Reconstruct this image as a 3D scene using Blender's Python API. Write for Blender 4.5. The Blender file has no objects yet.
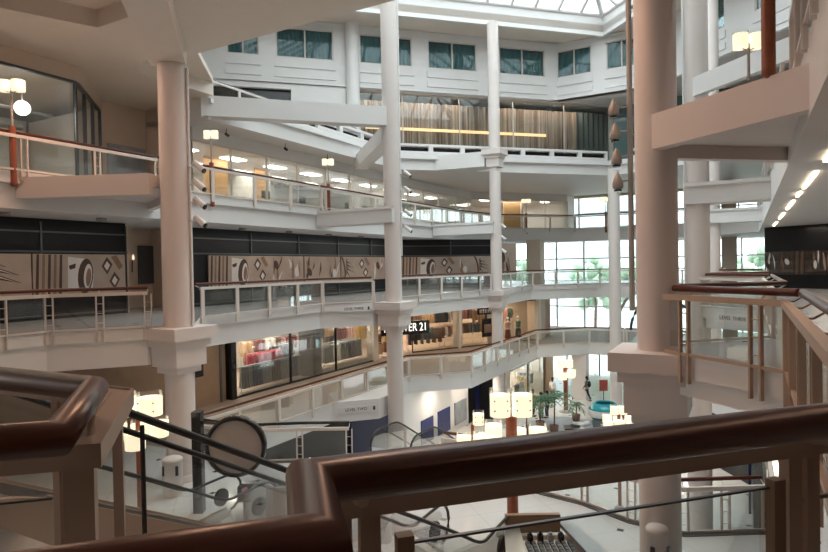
import bpy, bmesh, math, random
from mathutils import Vector, Matrix
random.seed(7)
sc = bpy.context.scene
COL = sc.collection
PI = math.pi
# ------------------------------------------------------------------ camera
T = math.radians(0.9); R = math.radians(1.05); CZ = 1.52
fwd = Vector((0, math.cos(T), -math.sin(T))); up0 = Vector((0, math.sin(T), math.cos(T))); r0 = Vector((1, 0, 0))
rt = r0*math.cos(R) - up0*math.sin(R); up = up0*math.cos(R) + r0*math.sin(R)
cam = bpy.data.cameras.new('camera'); camo = bpy.data.objects.new('camera', cam); COL.objects.link(camo)
m = Matrix.Identity(4)
for i in range(3):
    m[i][0] = rt[i]; m[i][1] = up[i]; m[i][2] = -fwd[i]
m[0][3] = 0; m[1][3] = 0; m[2][3] = CZ
camo.matrix_world = m
cam.sensor_width = 36; cam.lens = 600/828*36; cam.clip_start = 0.05; cam.clip_end = 500
sc.camera = camo
sc.view_settings.view_transform = 'Standard'; sc.view_settings.look = 'None'
sc.view_settings.gamma = 1; sc.view_settings.use_curve_mapping = False
sc.view_settings.exposure = 0.0
# ------------------------------------------------------------------ world: bright overcast sky
w = bpy.data.worlds.new('world'); sc.world = w; w.use_nodes = True
nt = w.node_tree; nt.nodes.clear()
wo = nt.nodes.new('ShaderNodeOutputWorld'); bg = nt.nodes.new('ShaderNodeBackground')
tc = nt.nodes.new('ShaderNodeTexCoord'); nz = nt.nodes.new('ShaderNodeTexNoise'); nz.inputs['Scale'].default_value = 3
cr = nt.nodes.new('ShaderNodeValToRGB')
cr.color_ramp.elements[0].position = .35; cr.color_ramp.elements[0].color = (.93, .93, .95, 1)
cr.color_ramp.elements[1].position = .7; cr.color_ramp.elements[1].color = (1, .98, .97, 1)
nt.links.new(tc.outputs['Generated'], nz.inputs['Vector']); nt.links.new(nz.outputs['Fac'], cr.inputs['Fac'])
nt.links.new(cr.outputs['Color'], bg.inputs['Color']); bg.inputs['Strength'].default_value = 4.0
nt.links.new(bg.outputs[0], wo.inputs[0])

# axis of the atrium: u runs along it, v across it (right positive)
A = math.radians(29); D = (math.sin(A), math.cos(A)); N = (math.cos(A), -math.sin(A))
def W(u, v, z=0.0): return Vector((u*D[0]+v*N[0], u*D[1]+v*N[1], z))
def XY2uv(x, y): return (x*D[0]+y*D[1], x*N[0]+y*N[1])

def light(name, kind, loc, power, color=(1, 1, 1), size=1.0, size_y=None, rot=None, blend=.5, angle=120):
    l = bpy.data.lights.new(name, kind); l.energy = power; l.color = color
    if kind == 'AREA':
        l.size = size
        if size_y: l.shape = 'RECTANGLE'; l.size_y = size_y
    if kind == 'SPOT': l.spot_size = math.radians(angle); l.spot_blend = blend; l.shadow_soft_size = size
    if kind == 'POINT': l.shadow_soft_size = size
    o = bpy.data.objects.new(name, l); COL.objects.link(o); o.location = loc
    if rot: o.rotation_euler = rot
    return o
WARM = (1, .74, .5); WARMW = (1, .86, .70); NEUT = (1, .95, .88)
# soft overcast daylight from above, through the skylight
_l = bpy.data.lights.new('overcast_sun', 'SUN'); _l.energy = 3.4; _l.angle = math.radians(100); _l.color = (1, .94, .92)
_o = bpy.data.objects.new('overcast_sun', _l); COL.objects.link(_o); _o.rotation_euler = (math.radians(8), 0, -A)
# added warm fill lamps over the near bridge and galleries, without fittings
for (u, v, p) in [(10.0, -4.5, 130), (8.0, -8.3, 160), (9.0, -16, 130)]:
    light('near_warm_fill', 'AREA', W(u, v, 7.5), p, (1, .56, .36), 1.0)
light('near_warm_fill', 'AREA', W(7, 2.5, 3.2), 60, (1, .6, .4), .8)
LIGHTSPEC = []

# ------------------------------------------------------------------ materials
def mat(name, col, rough=.5, metal=0, noise=0, nscale=8, bump=0, emis=None, estr=0, spec=None, coat=0):
    mm = bpy.data.materials.new(name); mm.use_nodes = True
    t = mm.node_tree; b = t.nodes['Principled BSDF']
    b.inputs['Base Color'].default_value = (*col, 1); b.inputs['Roughness'].default_value = rough
    b.inputs['Metallic'].default_value = metal
    if coat: b.inputs['Coat Weight'].default_value = coat; b.inputs['Coat Roughness'].default_value = .12
    if spec is not None: b.inputs['Specular IOR Level'].default_value = spec
    if emis: b.inputs['Emission Color'].default_value = (*emis, 1); b.inputs['Emission Strength'].default_value = estr
    tcn = t.nodes.new('ShaderNodeTexCoord'); n = t.nodes.new('ShaderNodeTexNoise')
    n.inputs['Scale'].default_value = nscale; n.inputs['Detail'].default_value = 4
    t.links.new(tcn.outputs['Object'], n.inputs['Vector'])
    mx = t.nodes.new('ShaderNodeMix'); mx.data_type = 'RGBA'
    nn = noise if noise else .04
    mx.inputs[6].default_value = (*[c*(1-nn) for c in col], 1); mx.inputs[7].default_value = (*[min(1, c*(1+nn)) for c in col], 1)
    t.links.new(n.outputs['Fac'], mx.inputs[0]); t.links.new(mx.outputs[2], b.inputs['Base Color'])
    if bump:
        bp = t.nodes.new('ShaderNodeBump'); bp.inputs['Strength'].default_value = bump; bp.inputs['Distance'].default_value = .02
        t.links.new(n.outputs['Fac'], bp.inputs['Height']); t.links.new(bp.outputs[0], b.inputs['Normal'])
    return mm
def wood_mat(name, c1, c2, rough=.25, scale=3):
    mm = bpy.data.materials.new(name); mm.use_nodes = True; t = mm.node_tree; b = t.nodes['Principled BSDF']
    tcn = t.nodes.new('ShaderNodeTexCoord'); mp = t.nodes.new('ShaderNodeMapping'); mp.inputs['Scale'].default_value = (1, 1, 9)
    n = t.nodes.new('ShaderNodeTexNoise'); n.inputs['Scale'].default_value = scale; n.inputs['Detail'].default_value = 8; n.inputs['Distortion'].default_value = .6
    mx = t.nodes.new('ShaderNodeMix'); mx.data_type = 'RGBA'; mx.inputs[6].default_value = (*c1, 1); mx.inputs[7].default_value = (*c2, 1)
    t.links.new(tcn.outputs['Object'], mp.inputs[0]); t.links.new(mp.outputs[0], n.inputs['Vector']); t.links.new(n.outputs['Fac'], mx.inputs[0])
    t.links.new(mx.outputs[2], b.inputs['Base Color']); b.inputs['Roughness'].default_value = rough
    b.inputs['Coat Weight'].default_value = .1; b.inputs['Coat Roughness'].default_value = .2; b.inputs['Specular IOR Level'].default_value = .35
    return mm
def glass_mat(name, tint=(.965, .985, .98), refl=.09, rough=.02):
    mm = bpy.data.materials.new(name); mm.use_nodes = True; t = mm.node_tree; t.nodes.clear()
    o = t.nodes.new('ShaderNodeOutputMaterial'); tr = t.nodes.new('ShaderNodeBsdfTransparent'); tr.inputs[0].default_value = (*tint, 1)
    g = t.nodes.new('ShaderNodeBsdfGlossy'); g.inputs['Roughness'].default_value = rough
    lw = t.nodes.new('ShaderNodeLayerWeight'); lw.inputs['Blend'].default_value = .25
    ma = t.nodes.new('ShaderNodeMath'); ma.operation = 'MULTIPLY_ADD'; ma.inputs[1].default_value = .5; ma.inputs[2].default_value = refl*.4
    t.links.new(lw.outputs['Fresnel'], ma.inputs[0])
    mx = t.nodes.new('ShaderNodeMixShader'); t.links.new(ma.outputs[0], mx.inputs[0]); t.links.new(tr.outputs[0], mx.inputs[1]); t.links.new(g.outputs[0], mx.inputs[2])
    t.links.new(mx.outputs[0], o.inputs[0]); return mm
def emit_mat(name, col, s, base=None):
    mm = bpy.data.materials.new(name); mm.use_nodes = True; t = mm.node_tree; b = t.nodes['Principled BSDF']
    b.inputs['Base Color'].default_value = (*(base or col), 1)
    n = t.nodes.new('ShaderNodeTexNoise'); n.inputs['Scale'].default_value = 6
    mx = t.nodes.new('ShaderNodeMix'); mx.data_type = 'RGBA'; mx.inputs[6].default_value = (*[c*.8 for c in col], 1); mx.inputs[7].default_value = (*col, 1)
    t.links.new(n.outputs['Fac'], mx.inputs[0]); t.links.new(mx.outputs[2], b.inputs['Emission Color']); b.inputs['Emission Strength'].default_value = s
    return mm
def tile_mat(name, base, line, dia, size=1.0, rough=.12):
    """pale stone tiles with thin joints and small dark diamonds at tile corners"""
    mm = bpy.data.materials.new(name); mm.use_nodes = True; t = mm.node_tree; b = t.nodes['Principled BSDF']; L = t.links
    g = t.nodes.new('ShaderNodeTexCoord'); mp = t.nodes.new('ShaderNodeMapping'); mp.inputs['Rotation'].default_value = (0, 0, A+PI/4)
    mp.inputs['Scale'].default_value = (1/size,)*3
    L.new(g.outputs['Object'], mp.inputs[0]); s = t.nodes.new('ShaderNodeSeparateXYZ'); L.new(mp.outputs[0], s.inputs[0])
    def M(op, a, bb=None):
        n = t.nodes.new('ShaderNodeMath'); n.operation = op
        for i, q in enumerate((a, bb)):
            if q is None: continue
            if isinstance(q, (int, float)): n.inputs[i].default_value = q
            else: L.new(q, n.inputs[i])
        return n.outputs[0]
    ax = M('ABSOLUTE', M('SUBTRACT', M('FRACT', s.outputs[0]), .5)); ay = M('ABSOLUTE', M('SUBTRACT', M('FRACT', s.outputs[1]), .5))
    joint = M('GREATER_THAN', M('MAXIMUM', ax, ay), .493)
    fx = M('ABSOLUTE', M('SUBTRACT', M('FRACT', M('MULTIPLY', s.outputs[0], .5)), .5)); fy = M('ABSOLUTE', M('SUBTRACT', M('FRACT', M('MULTIPLY', s.outputs[1], .5)), .5))
    d = M('LESS_THAN', M('ADD', fx, fy), .055)
    n = t.nodes.new('ShaderNodeTexNoise'); n.inputs['Scale'].default_value = 1.5; n.inputs['Detail'].default_value = 6; L.new(g.outputs['Object'], n.inputs['Vector'])
    m0 = t.nodes.new('ShaderNodeMix'); m0.data_type = 'RGBA'; m0.inputs[6].default_value = (*[c*.88 for c in base], 1); m0.inputs[7].default_value = (*base, 1); L.new(n.outputs['Fac'], m0.inputs[0])
    m1 = t.nodes.new('ShaderNodeMix'); m1.data_type = 'RGBA'; m1.inputs[7].default_value = (*line, 1); L.new(m0.outputs[2], m1.inputs[6]); L.new(joint, m1.inputs[0])
    m2 = t.nodes.new('ShaderNodeMix'); m2.data_type = 'RGBA'; m2.inputs[7].default_value = (*dia, 1); L.new(m1.outputs[2], m2.inputs[6]); L.new(d, m2.inputs[0])
    L.new(m2.outputs[2], b.inputs['Base Color']); b.inputs['Roughness'].default_value = rough
    return mm
M = {}
M['white'] = mat('white_paint', (.74, .73, .72), .55, noise=.03, nscale=2)
M['column'] = mat('column_paint', (.70, .64, .61), .5, noise=.03, nscale=1.5)
M['cream'] = mat('cream_paint', (.74, .66, .58), .6, noise=.04, nscale=2)
M['beige'] = mat('beige_paint', (.62, .50, .40), .6, noise=.05, nscale=2)
M['brown'] = mat('brown_panel', (.30, .20, .13), .5, noise=.15, nscale=3)
M['rail_shaded'] = mat('rail_paint_shaded', (.46, .34, .26), .4, noise=.03)  # same paint as the other rails, darkened for the shade near the camera
M['rail'] = mat('rail_steel_paint', (.66, .60, .55), .4, noise=.03)
M['wood'] = wood_mat('mahogany', (.060, .014, .008), (.12, .028, .014), .30)
M['woodl'] = wood_mat('wood_newel', (.22, .06, .03), (.34, .11, .06), .3)
M['black'] = mat('black_gloss', (.012, .012, .014), .15, noise=.2)
M['blackf'] = mat('black_front', (.010, .010, .012), .35, noise=.2, spec=.25)
M['blackm'] = mat('black_matt', (.02, .02, .022), .6, noise=.2)
M['rubber'] = mat('black_rubber', (.012, .012, .012), .35, noise=.2)
M['steel'] = mat('brushed_steel', (.55, .55, .55), .3, .9, noise=.08, nscale=20)
M['dsteel'] = mat('dark_steel', (.10, .11, .12), .35, .6, noise=.1)
M['bronze'] = mat('bronze_metal', (.36, .33, .30), .45, .2, noise=.1)
M['glass'] = glass_mat('clear_glass')
M['shopglass'] = glass_mat('shop_glass', (.93, .96, .95), .10)
M['skyglass'] = glass_mat('skylight_glass', (.74, .84, .86), .05)
M['endglass'] = glass_mat('tall_window_glass', (.88, .96, .96), .08)
M['tile'] = tile_mat('stone_tile', (.68, .69, .68), (.48, .49, .47), (.05, .05, .05), .85)
M['gtile'] = tile_mat('ground_tile', (.70, .69, .66), (.5, .48, .45), (.12, .12, .12), 1.2)
M['btile'] = tile_mat('gallery_tile', (.36, .35, .35), (.28, .27, .26), (.12, .08, .07), 1.0, .25)
M['carpet'] = mat('shop_floor', (.30, .24, .20), .7, noise=.1)
M['teal'] = mat('teal_curtain', (.20, .30, .29), .8, noise=.25, nscale=5)
M['tglass'] = mat('hotel_window_glass', (.12, .20, .20), .05, 0, noise=.1)
M['ctn'] = mat('brown_curtain', (.52, .40, .32), .8, noise=.25, nscale=3)
def pleat_shade_mat(name, c1, c2):  # shade between the folds painted into the colour as dark vertical bands
    mm = bpy.data.materials.new(name); mm.use_nodes = True; t = mm.node_tree; b = t.nodes['Principled BSDF']
    tcn = t.nodes.new('ShaderNodeTexCoord'); mp = t.nodes.new('ShaderNodeMapping'); mp.inputs['Scale'].default_value = (4, 4, .05)
    n = t.nodes.new('ShaderNodeTexNoise'); n.inputs['Scale'].default_value = 1.6; n.inputs['Detail'].default_value = 3
    cr_ = t.nodes.new('ShaderNodeValToRGB'); cr_.color_ramp.elements[0].position = .38; cr_.color_ramp.elements[1].position = .62
    cr_.color_ramp.elements[0].color = (*c1, 1); cr_.color_ramp.elements[1].color = (*c2, 1)
    t.links.new(tcn.outputs['Object'], mp.inputs[0]); t.links.new(mp.outputs[0], n.inputs['Vector']); t.links.new(n.outputs['Fac'], cr_.inputs[0])
    t.links.new(cr_.outputs[0], b.inputs['Base Color']); b.inputs['Roughness'].default_value = .85; return mm
M['ctn'] = pleat_shade_mat('brown_pleat_shading', (.22, .15, .11), (.60, .47, .38))
M['ctg'] = mat('grey_curtain', (.14, .16, .16), .8, noise=.2, nscale=3)
M['lamp'] = emit_mat('lamp_shade_glow', (1, .81, .57), 1.2, (.9, .85, .7))
M['panel'] = emit_mat('office_light_panel', (1, .93, .82), 9)
M['globe'] = emit_mat('globe_glow', (1, .95, .88), 9)
M['strip'] = emit_mat('strip_light', (1, .80, .55), 7)
M['cstrip'] = emit_mat('curtain_light', (1, .70, .36), 1.1)
M['blue'] = mat('blue_poster', (.012, .025, .13), .3, noise=.9, nscale=6)
M['bluescreen'] = emit_mat('blue_screen', (.006, .02, .2), .08, (.006, .008, .02))
M['cyan'] = emit_mat('cyan_screen', (.03, .35, .7), .35, (.02, .1, .2))
M['orange'] = mat('orange_wood', (.60, .33, .14), .5, noise=.12)
M['shopwall'] = mat('shop_wall', (.58, .49, .41), .6, noise=.08)
M['offwall'] = mat('office_wall', (.74, .70, .66), .6, noise=.05)
M['leaf'] = mat('palm_leaf', (.07, .16, .08), .5, noise=.3, nscale=10)
M['pot'] = mat('pot_clay', (.18, .10, .07), .6, noise=.2)
M['stone'] = mat('grey_stone', (.30, .33, .36), .4, noise=.4, nscale=2)
M['aqua'] = mat('aqua_enamel', (.02, .32, .38), .15, noise=.15, coat=.5)
M['red'] = mat('dull_red', (.35, .07, .05), .5, noise=.15)
M['mbg'] = mat('mural_tan', (.38, .30, .25), .5, noise=.3, nscale=1.3)
M['mdk'] = mat('mural_dark_brown', (.06, .03, .02), .5, noise=.5, nscale=4)
M['mmid'] = mat('mural_bronze', (.22, .13, .09), .5, noise=.4, nscale=4)
M['mlt'] = mat('mural_pale', (.64, .61, .60), .5, noise=.15, nscale=3)
M['skin'] = mat('skin', (.45, .26, .18), .6); M['hair'] = mat('dark_hair', (.02, .015, .012), .7, noise=.2)
for k, c in dict(c_black=(.02, .02, .025), c_grey=(.13, .15, .16), c_navy=(.03, .05, .09), c_red=(.50, .03, .07), c_white=(.75, .72, .68),
                 c_brown=(.20, .09, .05), c_tan=(.48, .33, .20), c_rose=(.60, .36, .34), c_yellow=(.60, .38, .10), c_wine=(.16, .03, .03), c_green=(.10, .14, .11)).items():
    M[k] = mat('fabric_'+k[2:], c, .85, noise=.2, nscale=10)
M['grass'] = mat('outdoor_lawn', (.16, .26, .12), .9, noise=.3); M['tree'] = mat('tree_leaves', (.42, .54, .42), .8, noise=.4, nscale=2)
M['bldg'] = mat('pale_facade', (.7, .75, .78), .7); M['bwin'] = mat('facade_glass', (.50, .57, .60), .2)
M['pave'] = mat('outdoor_paving', (.6, .6, .58), .8)
M['text'] = mat('dark_lettering', (.03, .03, .03), .5); M['wtext'] = emit_mat('white_lettering', (1, .96, .9), 1.4)

# ------------------------------------------------------------------ mesh helpers
class MB:
    def __init__(s): s.v = []; s.f = []; s.mi = []; s.m = 0; s.sm = False; s.smf = []
    def add(s, vs, fs, sm=False):
        k = len(s.v); s.v += [tuple(x) for x in vs]
        for f in fs: s.f.append([i+k for i in f]); s.mi.append(s.m); s.smf.append(sm)
        return s
    def box(s, c, h, rot=0.0):
        """centre c, half sizes h, rotated about z"""
        cs, sn = math.cos(rot), math.sin(rot); vs = []
        for dz in (-1, 1):
            for dx, dy in ((-1, -1), (1, -1), (1, 1), (-1, 1)):
                x, y = dx*h[0], dy*h[1]; vs.append((c[0]+x*cs-y*sn, c[1]+x*sn+y*cs, c[2]+dz*h[2]))
        return s.add(vs, [(0, 3, 2, 1), (4, 5, 6, 7), (0, 1, 5, 4), (1, 2, 6, 5), (2, 3, 7, 6), (3, 0, 4, 7)])
    def uvbox(s, u0, u1, v0, v1, z0, z1):
        p = [W(u0, v0), W(u1, v0), W(u1, v1), W(u0, v1)]
        return s.prism([(a.x, a.y) for a in p], z0, z1)
    def prism(s, poly, z0, z1):
        n = len(poly); a = sum(poly[i][0]*poly[(i+1) % n][1]-poly[(i+1) % n][0]*poly[i][1] for i in range(n))
        if a < 0: poly = poly[::-1]
        vs = [(p[0], p[1], z0) for p in poly]+[(p[0], p[1], z1) for p in poly]
        fs = [tuple(range(n))[::-1], tuple(range(n, 2*n))]+[(i, (i+1) % n, n+(i+1) % n, n+i) for i in range(n)]
        return s.add(vs, fs)
    def upoly(s, pts, z0, z1):
        return s.prism([(W(*p).x, W(*p).y) for p in pts], z0, z1)
    def tube(s, pts, r, n=8, caps=True, r2=None):
        pts = [Vector(p) for p in pts]; rings = []
        for i, p in enumerate(pts):
            if i == 0: t = pts[1]-p
            elif i == len(pts)-1: t = p-pts[i-1]
            else: t = (pts[i+1]-p).normalized()+(p-pts[i-1]).normalized()
            t.normalize(); ref = Vector((0, 0, 1)) if abs(t.z) < .95 else Vector((1, 0, 0))
            a = t.cross(ref).normalized(); b = a.cross(t)
            k = 1.0
            if 0 < i < len(pts)-1:
                c = max(.4, t.dot((p-pts[i-1]).normalized())); k = 1/c
            rr = r if r2 is None else r+(r2-r)*i/(len(pts)-1)
            rings.append([p+a*(math.cos(2*PI*j/n)*rr*k)+b*(math.sin(2*PI*j/n)*rr) for j in range(n)])
        vs = [q for r_ in rings for q in r_]; fs = []
        for i in range(len(pts)-1):
            for j in range(n): fs.append((i*n+j, i*n+(j+1) % n, (i+1)*n+(j+1) % n, (i+1)*n+j))
        s.add(vs, fs, True)
        if caps: s.add(rings[0], [tuple(range(n))]); s.add(rings[-1], [tuple(range(n))[::-1]])
        return s
    def lathe(s, c, prof, n=24, caps=True):
        vs = []; fs = []
        for r, z in prof:
            for j in range(n): vs.append((c[0]+r*math.cos(2*PI*j/n), c[1]+r*math.sin(2*PI*j/n), c[2]+z))
        for i in range(len(prof)-1):
            for j in range(n): fs.append((i*n+j, i*n+(j+1) % n, (i+1)*n+(j+1) % n, (i+1)*n+j))
        s.add(vs, fs, True)
        if caps:
            s.add(vs[:n], [tuple(range(n))[::-1]]); s.add(vs[-n:], [tuple(range(n))])
        return s
    def ball(s, c, r, n=12, sx=1, sy=1, sz=1):
        vs = []; fs = []; k = n//2
        for i in range(k+1):
            th = PI*i/k
            for j in range(n): vs.append((c[0]+sx*r*math.sin(th)*math.cos(2*PI*j/n), c[1]+sy*r*math.sin(th)*math.sin(2*PI*j/n), c[2]+sz*r*math.cos(th)))
        for i in range(k):
            for j in range(n): fs.append((i*n+j, (i+1)*n+j, (i+1)*n+(j+1) % n, i*n+(j+1) % n))
        return s.add(vs, fs, True)
    def sweep(s, pts, prof):
        """closed profile (side, up) swept along a mitred polyline; side = right of travel"""
        pts = [Vector(p) for p in pts]; n = len(prof); rings = []
        for i, p in enumerate(pts):
            d1 = (pts[i]-pts[i-1]) if i else (pts[1]-pts[0]); d2 = (pts[i+1]-pts[i]) if i < len(pts)-1 else d1
            d1 = Vector((d1.x, d1.y)).normalized(); d2 = Vector((d2.x, d2.y)).normalized()
            n1 = Vector((d1.y, -d1.x)); n2 = Vector((d2.y, -d2.x)); b = (n1+n2); b = b/max(.3, b.dot(n1)) if b.length > 1e-4 else n1
            rings.append([(p.x+b.x*a, p.y+b.y*a, p.z+z) for a, z in prof])
        vs = [q for r_ in rings for q in r_]; fs = []
        for i in range(len(pts)-1):
            for j in range(n): fs.append((i*n+j, (i+1)*n+j, (i+1)*n+(j+1) % n, i*n+(j+1) % n))
        fs.append(tuple(range(n))); fs.append(tuple(range((len(pts)-1)*n, len(pts)*n))[::-1])
        return s.add(vs, fs)
    def build(s, name, mats, parent=None, loc=None):
        me = bpy.data.meshes.new(name); me.from_pydata(s.v, [], s.f)
        if not isinstance(mats, (list, tuple)): mats = [mats]
        for q in mats: me.materials.append(q)
        me.polygons.foreach_set('material_index', s.mi); me.polygons.foreach_set('use_smooth', s.smf); me.update()
        bm = bmesh.new(); bm.from_mesh(me); bmesh.ops.recalc_face_normals(bm, faces=bm.faces); bm.to_mesh(me); bm.free()
        o = bpy.data.objects.new(name, me); COL.objects.link(o)
        if parent: o.parent = parent
        if parent and parent.get('_off'): pass
        if loc is not None: o.location = loc
        return o
def offs(pts, d):
    """offset polyline to the right of travel by d"""
    out = []
    pts = [Vector(p) for p in pts]
    for i, p in enumerate(pts):
        d1 = (pts[i]-pts[i-1]) if i else (pts[1]-pts[0]); d2 = (pts[i+1]-pts[i]) if i < len(pts)-1 else d1
        d1 = Vector((d1.x, d1.y)).normalized(); d2 = Vector((d2.x, d2.y)).normalized()
        n1 = Vector((d1.y, -d1.x)); n2 = Vector((d2.y, -d2.x)); b = n1+n2; b = b/max(.3, b.dot(n1))
        out.append(Vector((p.x+b.x*d, p.y+b.y*d, p.z)))
    return out
def tag(o, label=None, cat=None, group=None, kind=None):
    if label: o['label'] = label
    if cat: o['category'] = cat
    if group: o['group'] = group
    if kind: o['kind'] = kind
    return o
def empty(name, loc, label, cat, group=None, rz=0):
    o = bpy.data.objects.new(name, None); COL.objects.link(o); o.location = loc; o.rotation_euler = (0, 0, rz); o.empty_display_size = .1
    return tag(o, label, cat, group)
def part(mb, name, mats, parent):
    """mb is in world coordinates: keep it in place under an unrotated Empty"""
    o = mb.build(name, mats); o.parent = parent
    root = parent; off = Vector((0, 0, 0))
    while root: off += root.location; root = root.parent
    o.location = -off if not parent.parent else (0, 0, 0)
    if parent.parent:   # sub-part: the parent part already carries the offset
        o.location = (0, 0, 0)
    return o
def struct(mb, name, mats, label=None):
    o = mb.build(name, mats); o['kind'] = 'structure'
    if label: o['label'] = label
    return o
def copy_tree(o, parent=None):
    c = o.copy(); COL.objects.link(c)
    if parent: c.parent = parent
    for ch in [x for x in bpy.data.objects if x.parent == o]: copy_tree(ch, c)
    return c
CHILD = {}
def copy_thing(root, kids, loc, rz=0, label=None, group=None):
    c = root.copy(); COL.objects.link(c); c.location = loc; c.rotation_euler = (0, 0, rz)
    if label: c['label'] = label
    if group: c['group'] = group
    for k in kids:
        d = k.copy(); COL.objects.link(d); d.parent = c
    return c
def text(s, size, m_, parent, loc, rot, name='lettering', ext=.005, sx=1):
    cu = bpy.data.curves.new(name, 'FONT'); cu.body = s; cu.size = size; cu.extrude = ext; cu.align_x = 'CENTER'; cu.align_y = 'CENTER'
    cu.materials.append(m_); o = bpy.data.objects.new(name, cu); COL.objects.link(o); o.parent = parent; o.location = loc; o.rotation_euler = rot
    o.scale = (sx, 1, 1)
    dg = bpy.context.evaluated_depsgraph_get(); me = bpy.data.meshes.new_from_object(o.evaluated_get(dg)); mo = bpy.data.objects.new(name, me); COL.objects.link(mo)
    mo.parent = parent; mo.location = o.location; mo.rotation_euler = o.rotation_euler; mo.scale = o.scale; bpy.data.objects.remove(o)
    if not me.materials: me.materials.append(m_)
    return mo

# ================================================================== STRUCTURE
CU = [11.2, 22.6, 34.4]; VL, VR, VC = -13.6, -1.45, -7.5
L2, L4, L5, G = -4.2, 4.3, 8.5, -8.4
def P2(*a): return [(q[0], q[1]) for q in a]
def slab(name, pts, z1, z0, m_, top=None):
    mb = MB(); mb.upoly(pts, z0, z1); mats = [m_]
    if top:
        mats.append(top); mb.m = 1; mb.upoly(pts, z1, z1+.012)
    return struct(mb, name, mats)
# ground
slab('floor', [(-14, -40), (75, -40), (75, 30), (-14, 30)], G, G-.4, M['white'], M['gtile'])
# ---- level two: near bridge, left gallery, end gallery, right gallery as one deck edge
E2L = [(12.9, -15.4), (12.9, -13.2), (13.9, -11.7), (14.8, -10.0), (14.8, -5.5), (14.4, -3.4), (13.85, -2.25), (13.7, -1.2), (14.6, .3)]
slab('floor', [(-12, -26), (12.9, -26)]+E2L+[(14.6, 12), (-12, 12)], L2, L2-.75, M['white'], M['tile'])
E2 = [(12.9, -15.4), (27.0, -15.4), (29.5, -12.95), (41, -12.95), (44, -10), (44, -4.5), (41, -2), (29.5, -2), (27, .5), (14.6, .5)]
slab('floor', [(12.9, -26), (12.9, -15.4)]+E2[1:5]+[(44, -7.5), (54, -7.5), (54, -26)], L2, L2-.85, M['white'], M['carpet'])
slab('floor', [(14.6, 12), (14.6, .5), (27, .5), (29.5, -2), (41, -2), (44, -4.5), (44, -7.5), (54, -7.5), (54, 12)], L2, L2-.85, M['white'], M['tile'])
# ---- level three
LE = -15.5; RE = .5
def bumps(us, edge, col, d1=2.4, d2=.95):
    o = []
    for c in us: o += [(c-d1, edge), (c-d2, col), (c+d2, col), (c+d1, edge)]
    return o
E3L = [(1.9, -15.5), (8.8, -15.5), (10.6, -14.0), (12.1, -14.0), (13.6, -15.5), (20.0, -15.5), (21.9, -14.1), (23.6, -14.1), (25.0, -15.0), (32.6, -13.7), (35.2, -13.4), (41.5, -13.4), (45.5, -9.5)]
slab('floor', [(1.9, -27)]+E3L+[(45.5, -7.5), (54, -7.5), (54, -27)], 0, -.3, M['white'], M['btile'])
mb = MB()
for a_, b_ in ((0, -.3), ): pass
mb.upoly([(1.9, -24)]+[(u, v-.12) for u, v in E3L]+[(45.4, -7.5), (46.5, -7.5), (46.5, -24)], -1.0, -.3); struct(mb, 'ceiling', M['white'])
E3R = [(2.4, RE), (9.3, RE), (10.75, -1.15), (11.9, -1.15), (13.4, RE), (20.6, RE), (22.0, -1.3), (23.2, -1.3), (24.6, RE), (32, RE), (33.5, -1.3), (42, -1.3), (45.5, -5)]
slab('floor', E3R+[(45.5, -7.5), (54, -7.5), (54, 14), (2.4, 14)], 0, -.35, M['white'], M['btile'])
mb = MB(); mb.upoly([(u, v+.12) for u, v in E3R]+[(45.4, -7.5), (50, -7.5), (50, 10), (2.4, 10)], -.66, -.35); struct(mb, 'ceiling', M['white'])
# the bridge we stand on
BR = [(-8, -15.5), (1.9, -15.5), (1.9, -3.2), (1.42, -3.1), (1.75, -2.35), (1.2, -1.75), (1.0, -2.0), (.95, -1.45), (.95, -1.2), (1.15, -.98), (2.4, .5), (2.4, 14), (-8, 14)]
slab('floor', [(-8, -15.5), (1.9, -15.5), (1.9, -3.2), (1.15, -2.6), (.6, -1.7), (.6, -1.2), (.95, -.9), (2.4, .5), (2.4, 14), (-8, 14)], 0, -.8, M['cream'], M['btile'])
# ---- level four
E4 = [(0, -17.3), (38, -17.3), (43, -16.5), (48.2, -12), (48.2, -3), (43, .7), (5, .7), (0, .7)]
slab('floor', [(0, -34)]+E4[:4]+[(48.2, -7.5), (56, -7.5), (56, -34)], L4, L4-.32, M['white'], M['carpet'])
mb = MB(); mb.upoly([(0, -30)]+[(u-.1, v-.14) for u, v in E4[:4]]+[(48, -7.5), (49.5, -7.5), (49.5, -30)], 3.3, L4-.32); struct(mb, 'ceiling', M['white'])
slab('floor', [(48.2, -7.5)]+E4[4:7]+[(-6, .7), (-6, 16), (56, 16), (56, -7.5)], L4, 3.3, M['white'], M['carpet'])
# ---- level five
E5 = [(17.0, -18.6), (27.2, -18.6), (31.9, -18.6), (42.3, -8.2), (42.3, -6.8), (38.0, 2.0), (11.9, 2.0)]
slab('floor', [(17.0, -34)]+E5[:4]+[(42.3, -7.5), (56, -7.5), (56, -34)], L5, 7.5, M['white'], M['carpet'])
slab('floor', [(42.3, -7.5)]+E5[4:]+[(11.9, 16), (56, 16), (56, -7.5)], L5, 7.5, M['white'], M['carpet'])
mb = MB(); mb.upoly([(31.9, -18.52), (42.38, -8.04), (42.38, -6.6), (38.1, 2.1), (37.9, 1.9), (42.1, -6.8), (42.1, -8.1), (31.8, -18.4)], 8.15, 8.32)
mb.uvbox(17, 31.9, -18.6, -18.45, 8.15, 8.32); struct(mb, 'trim_1', M['white'])
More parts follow.
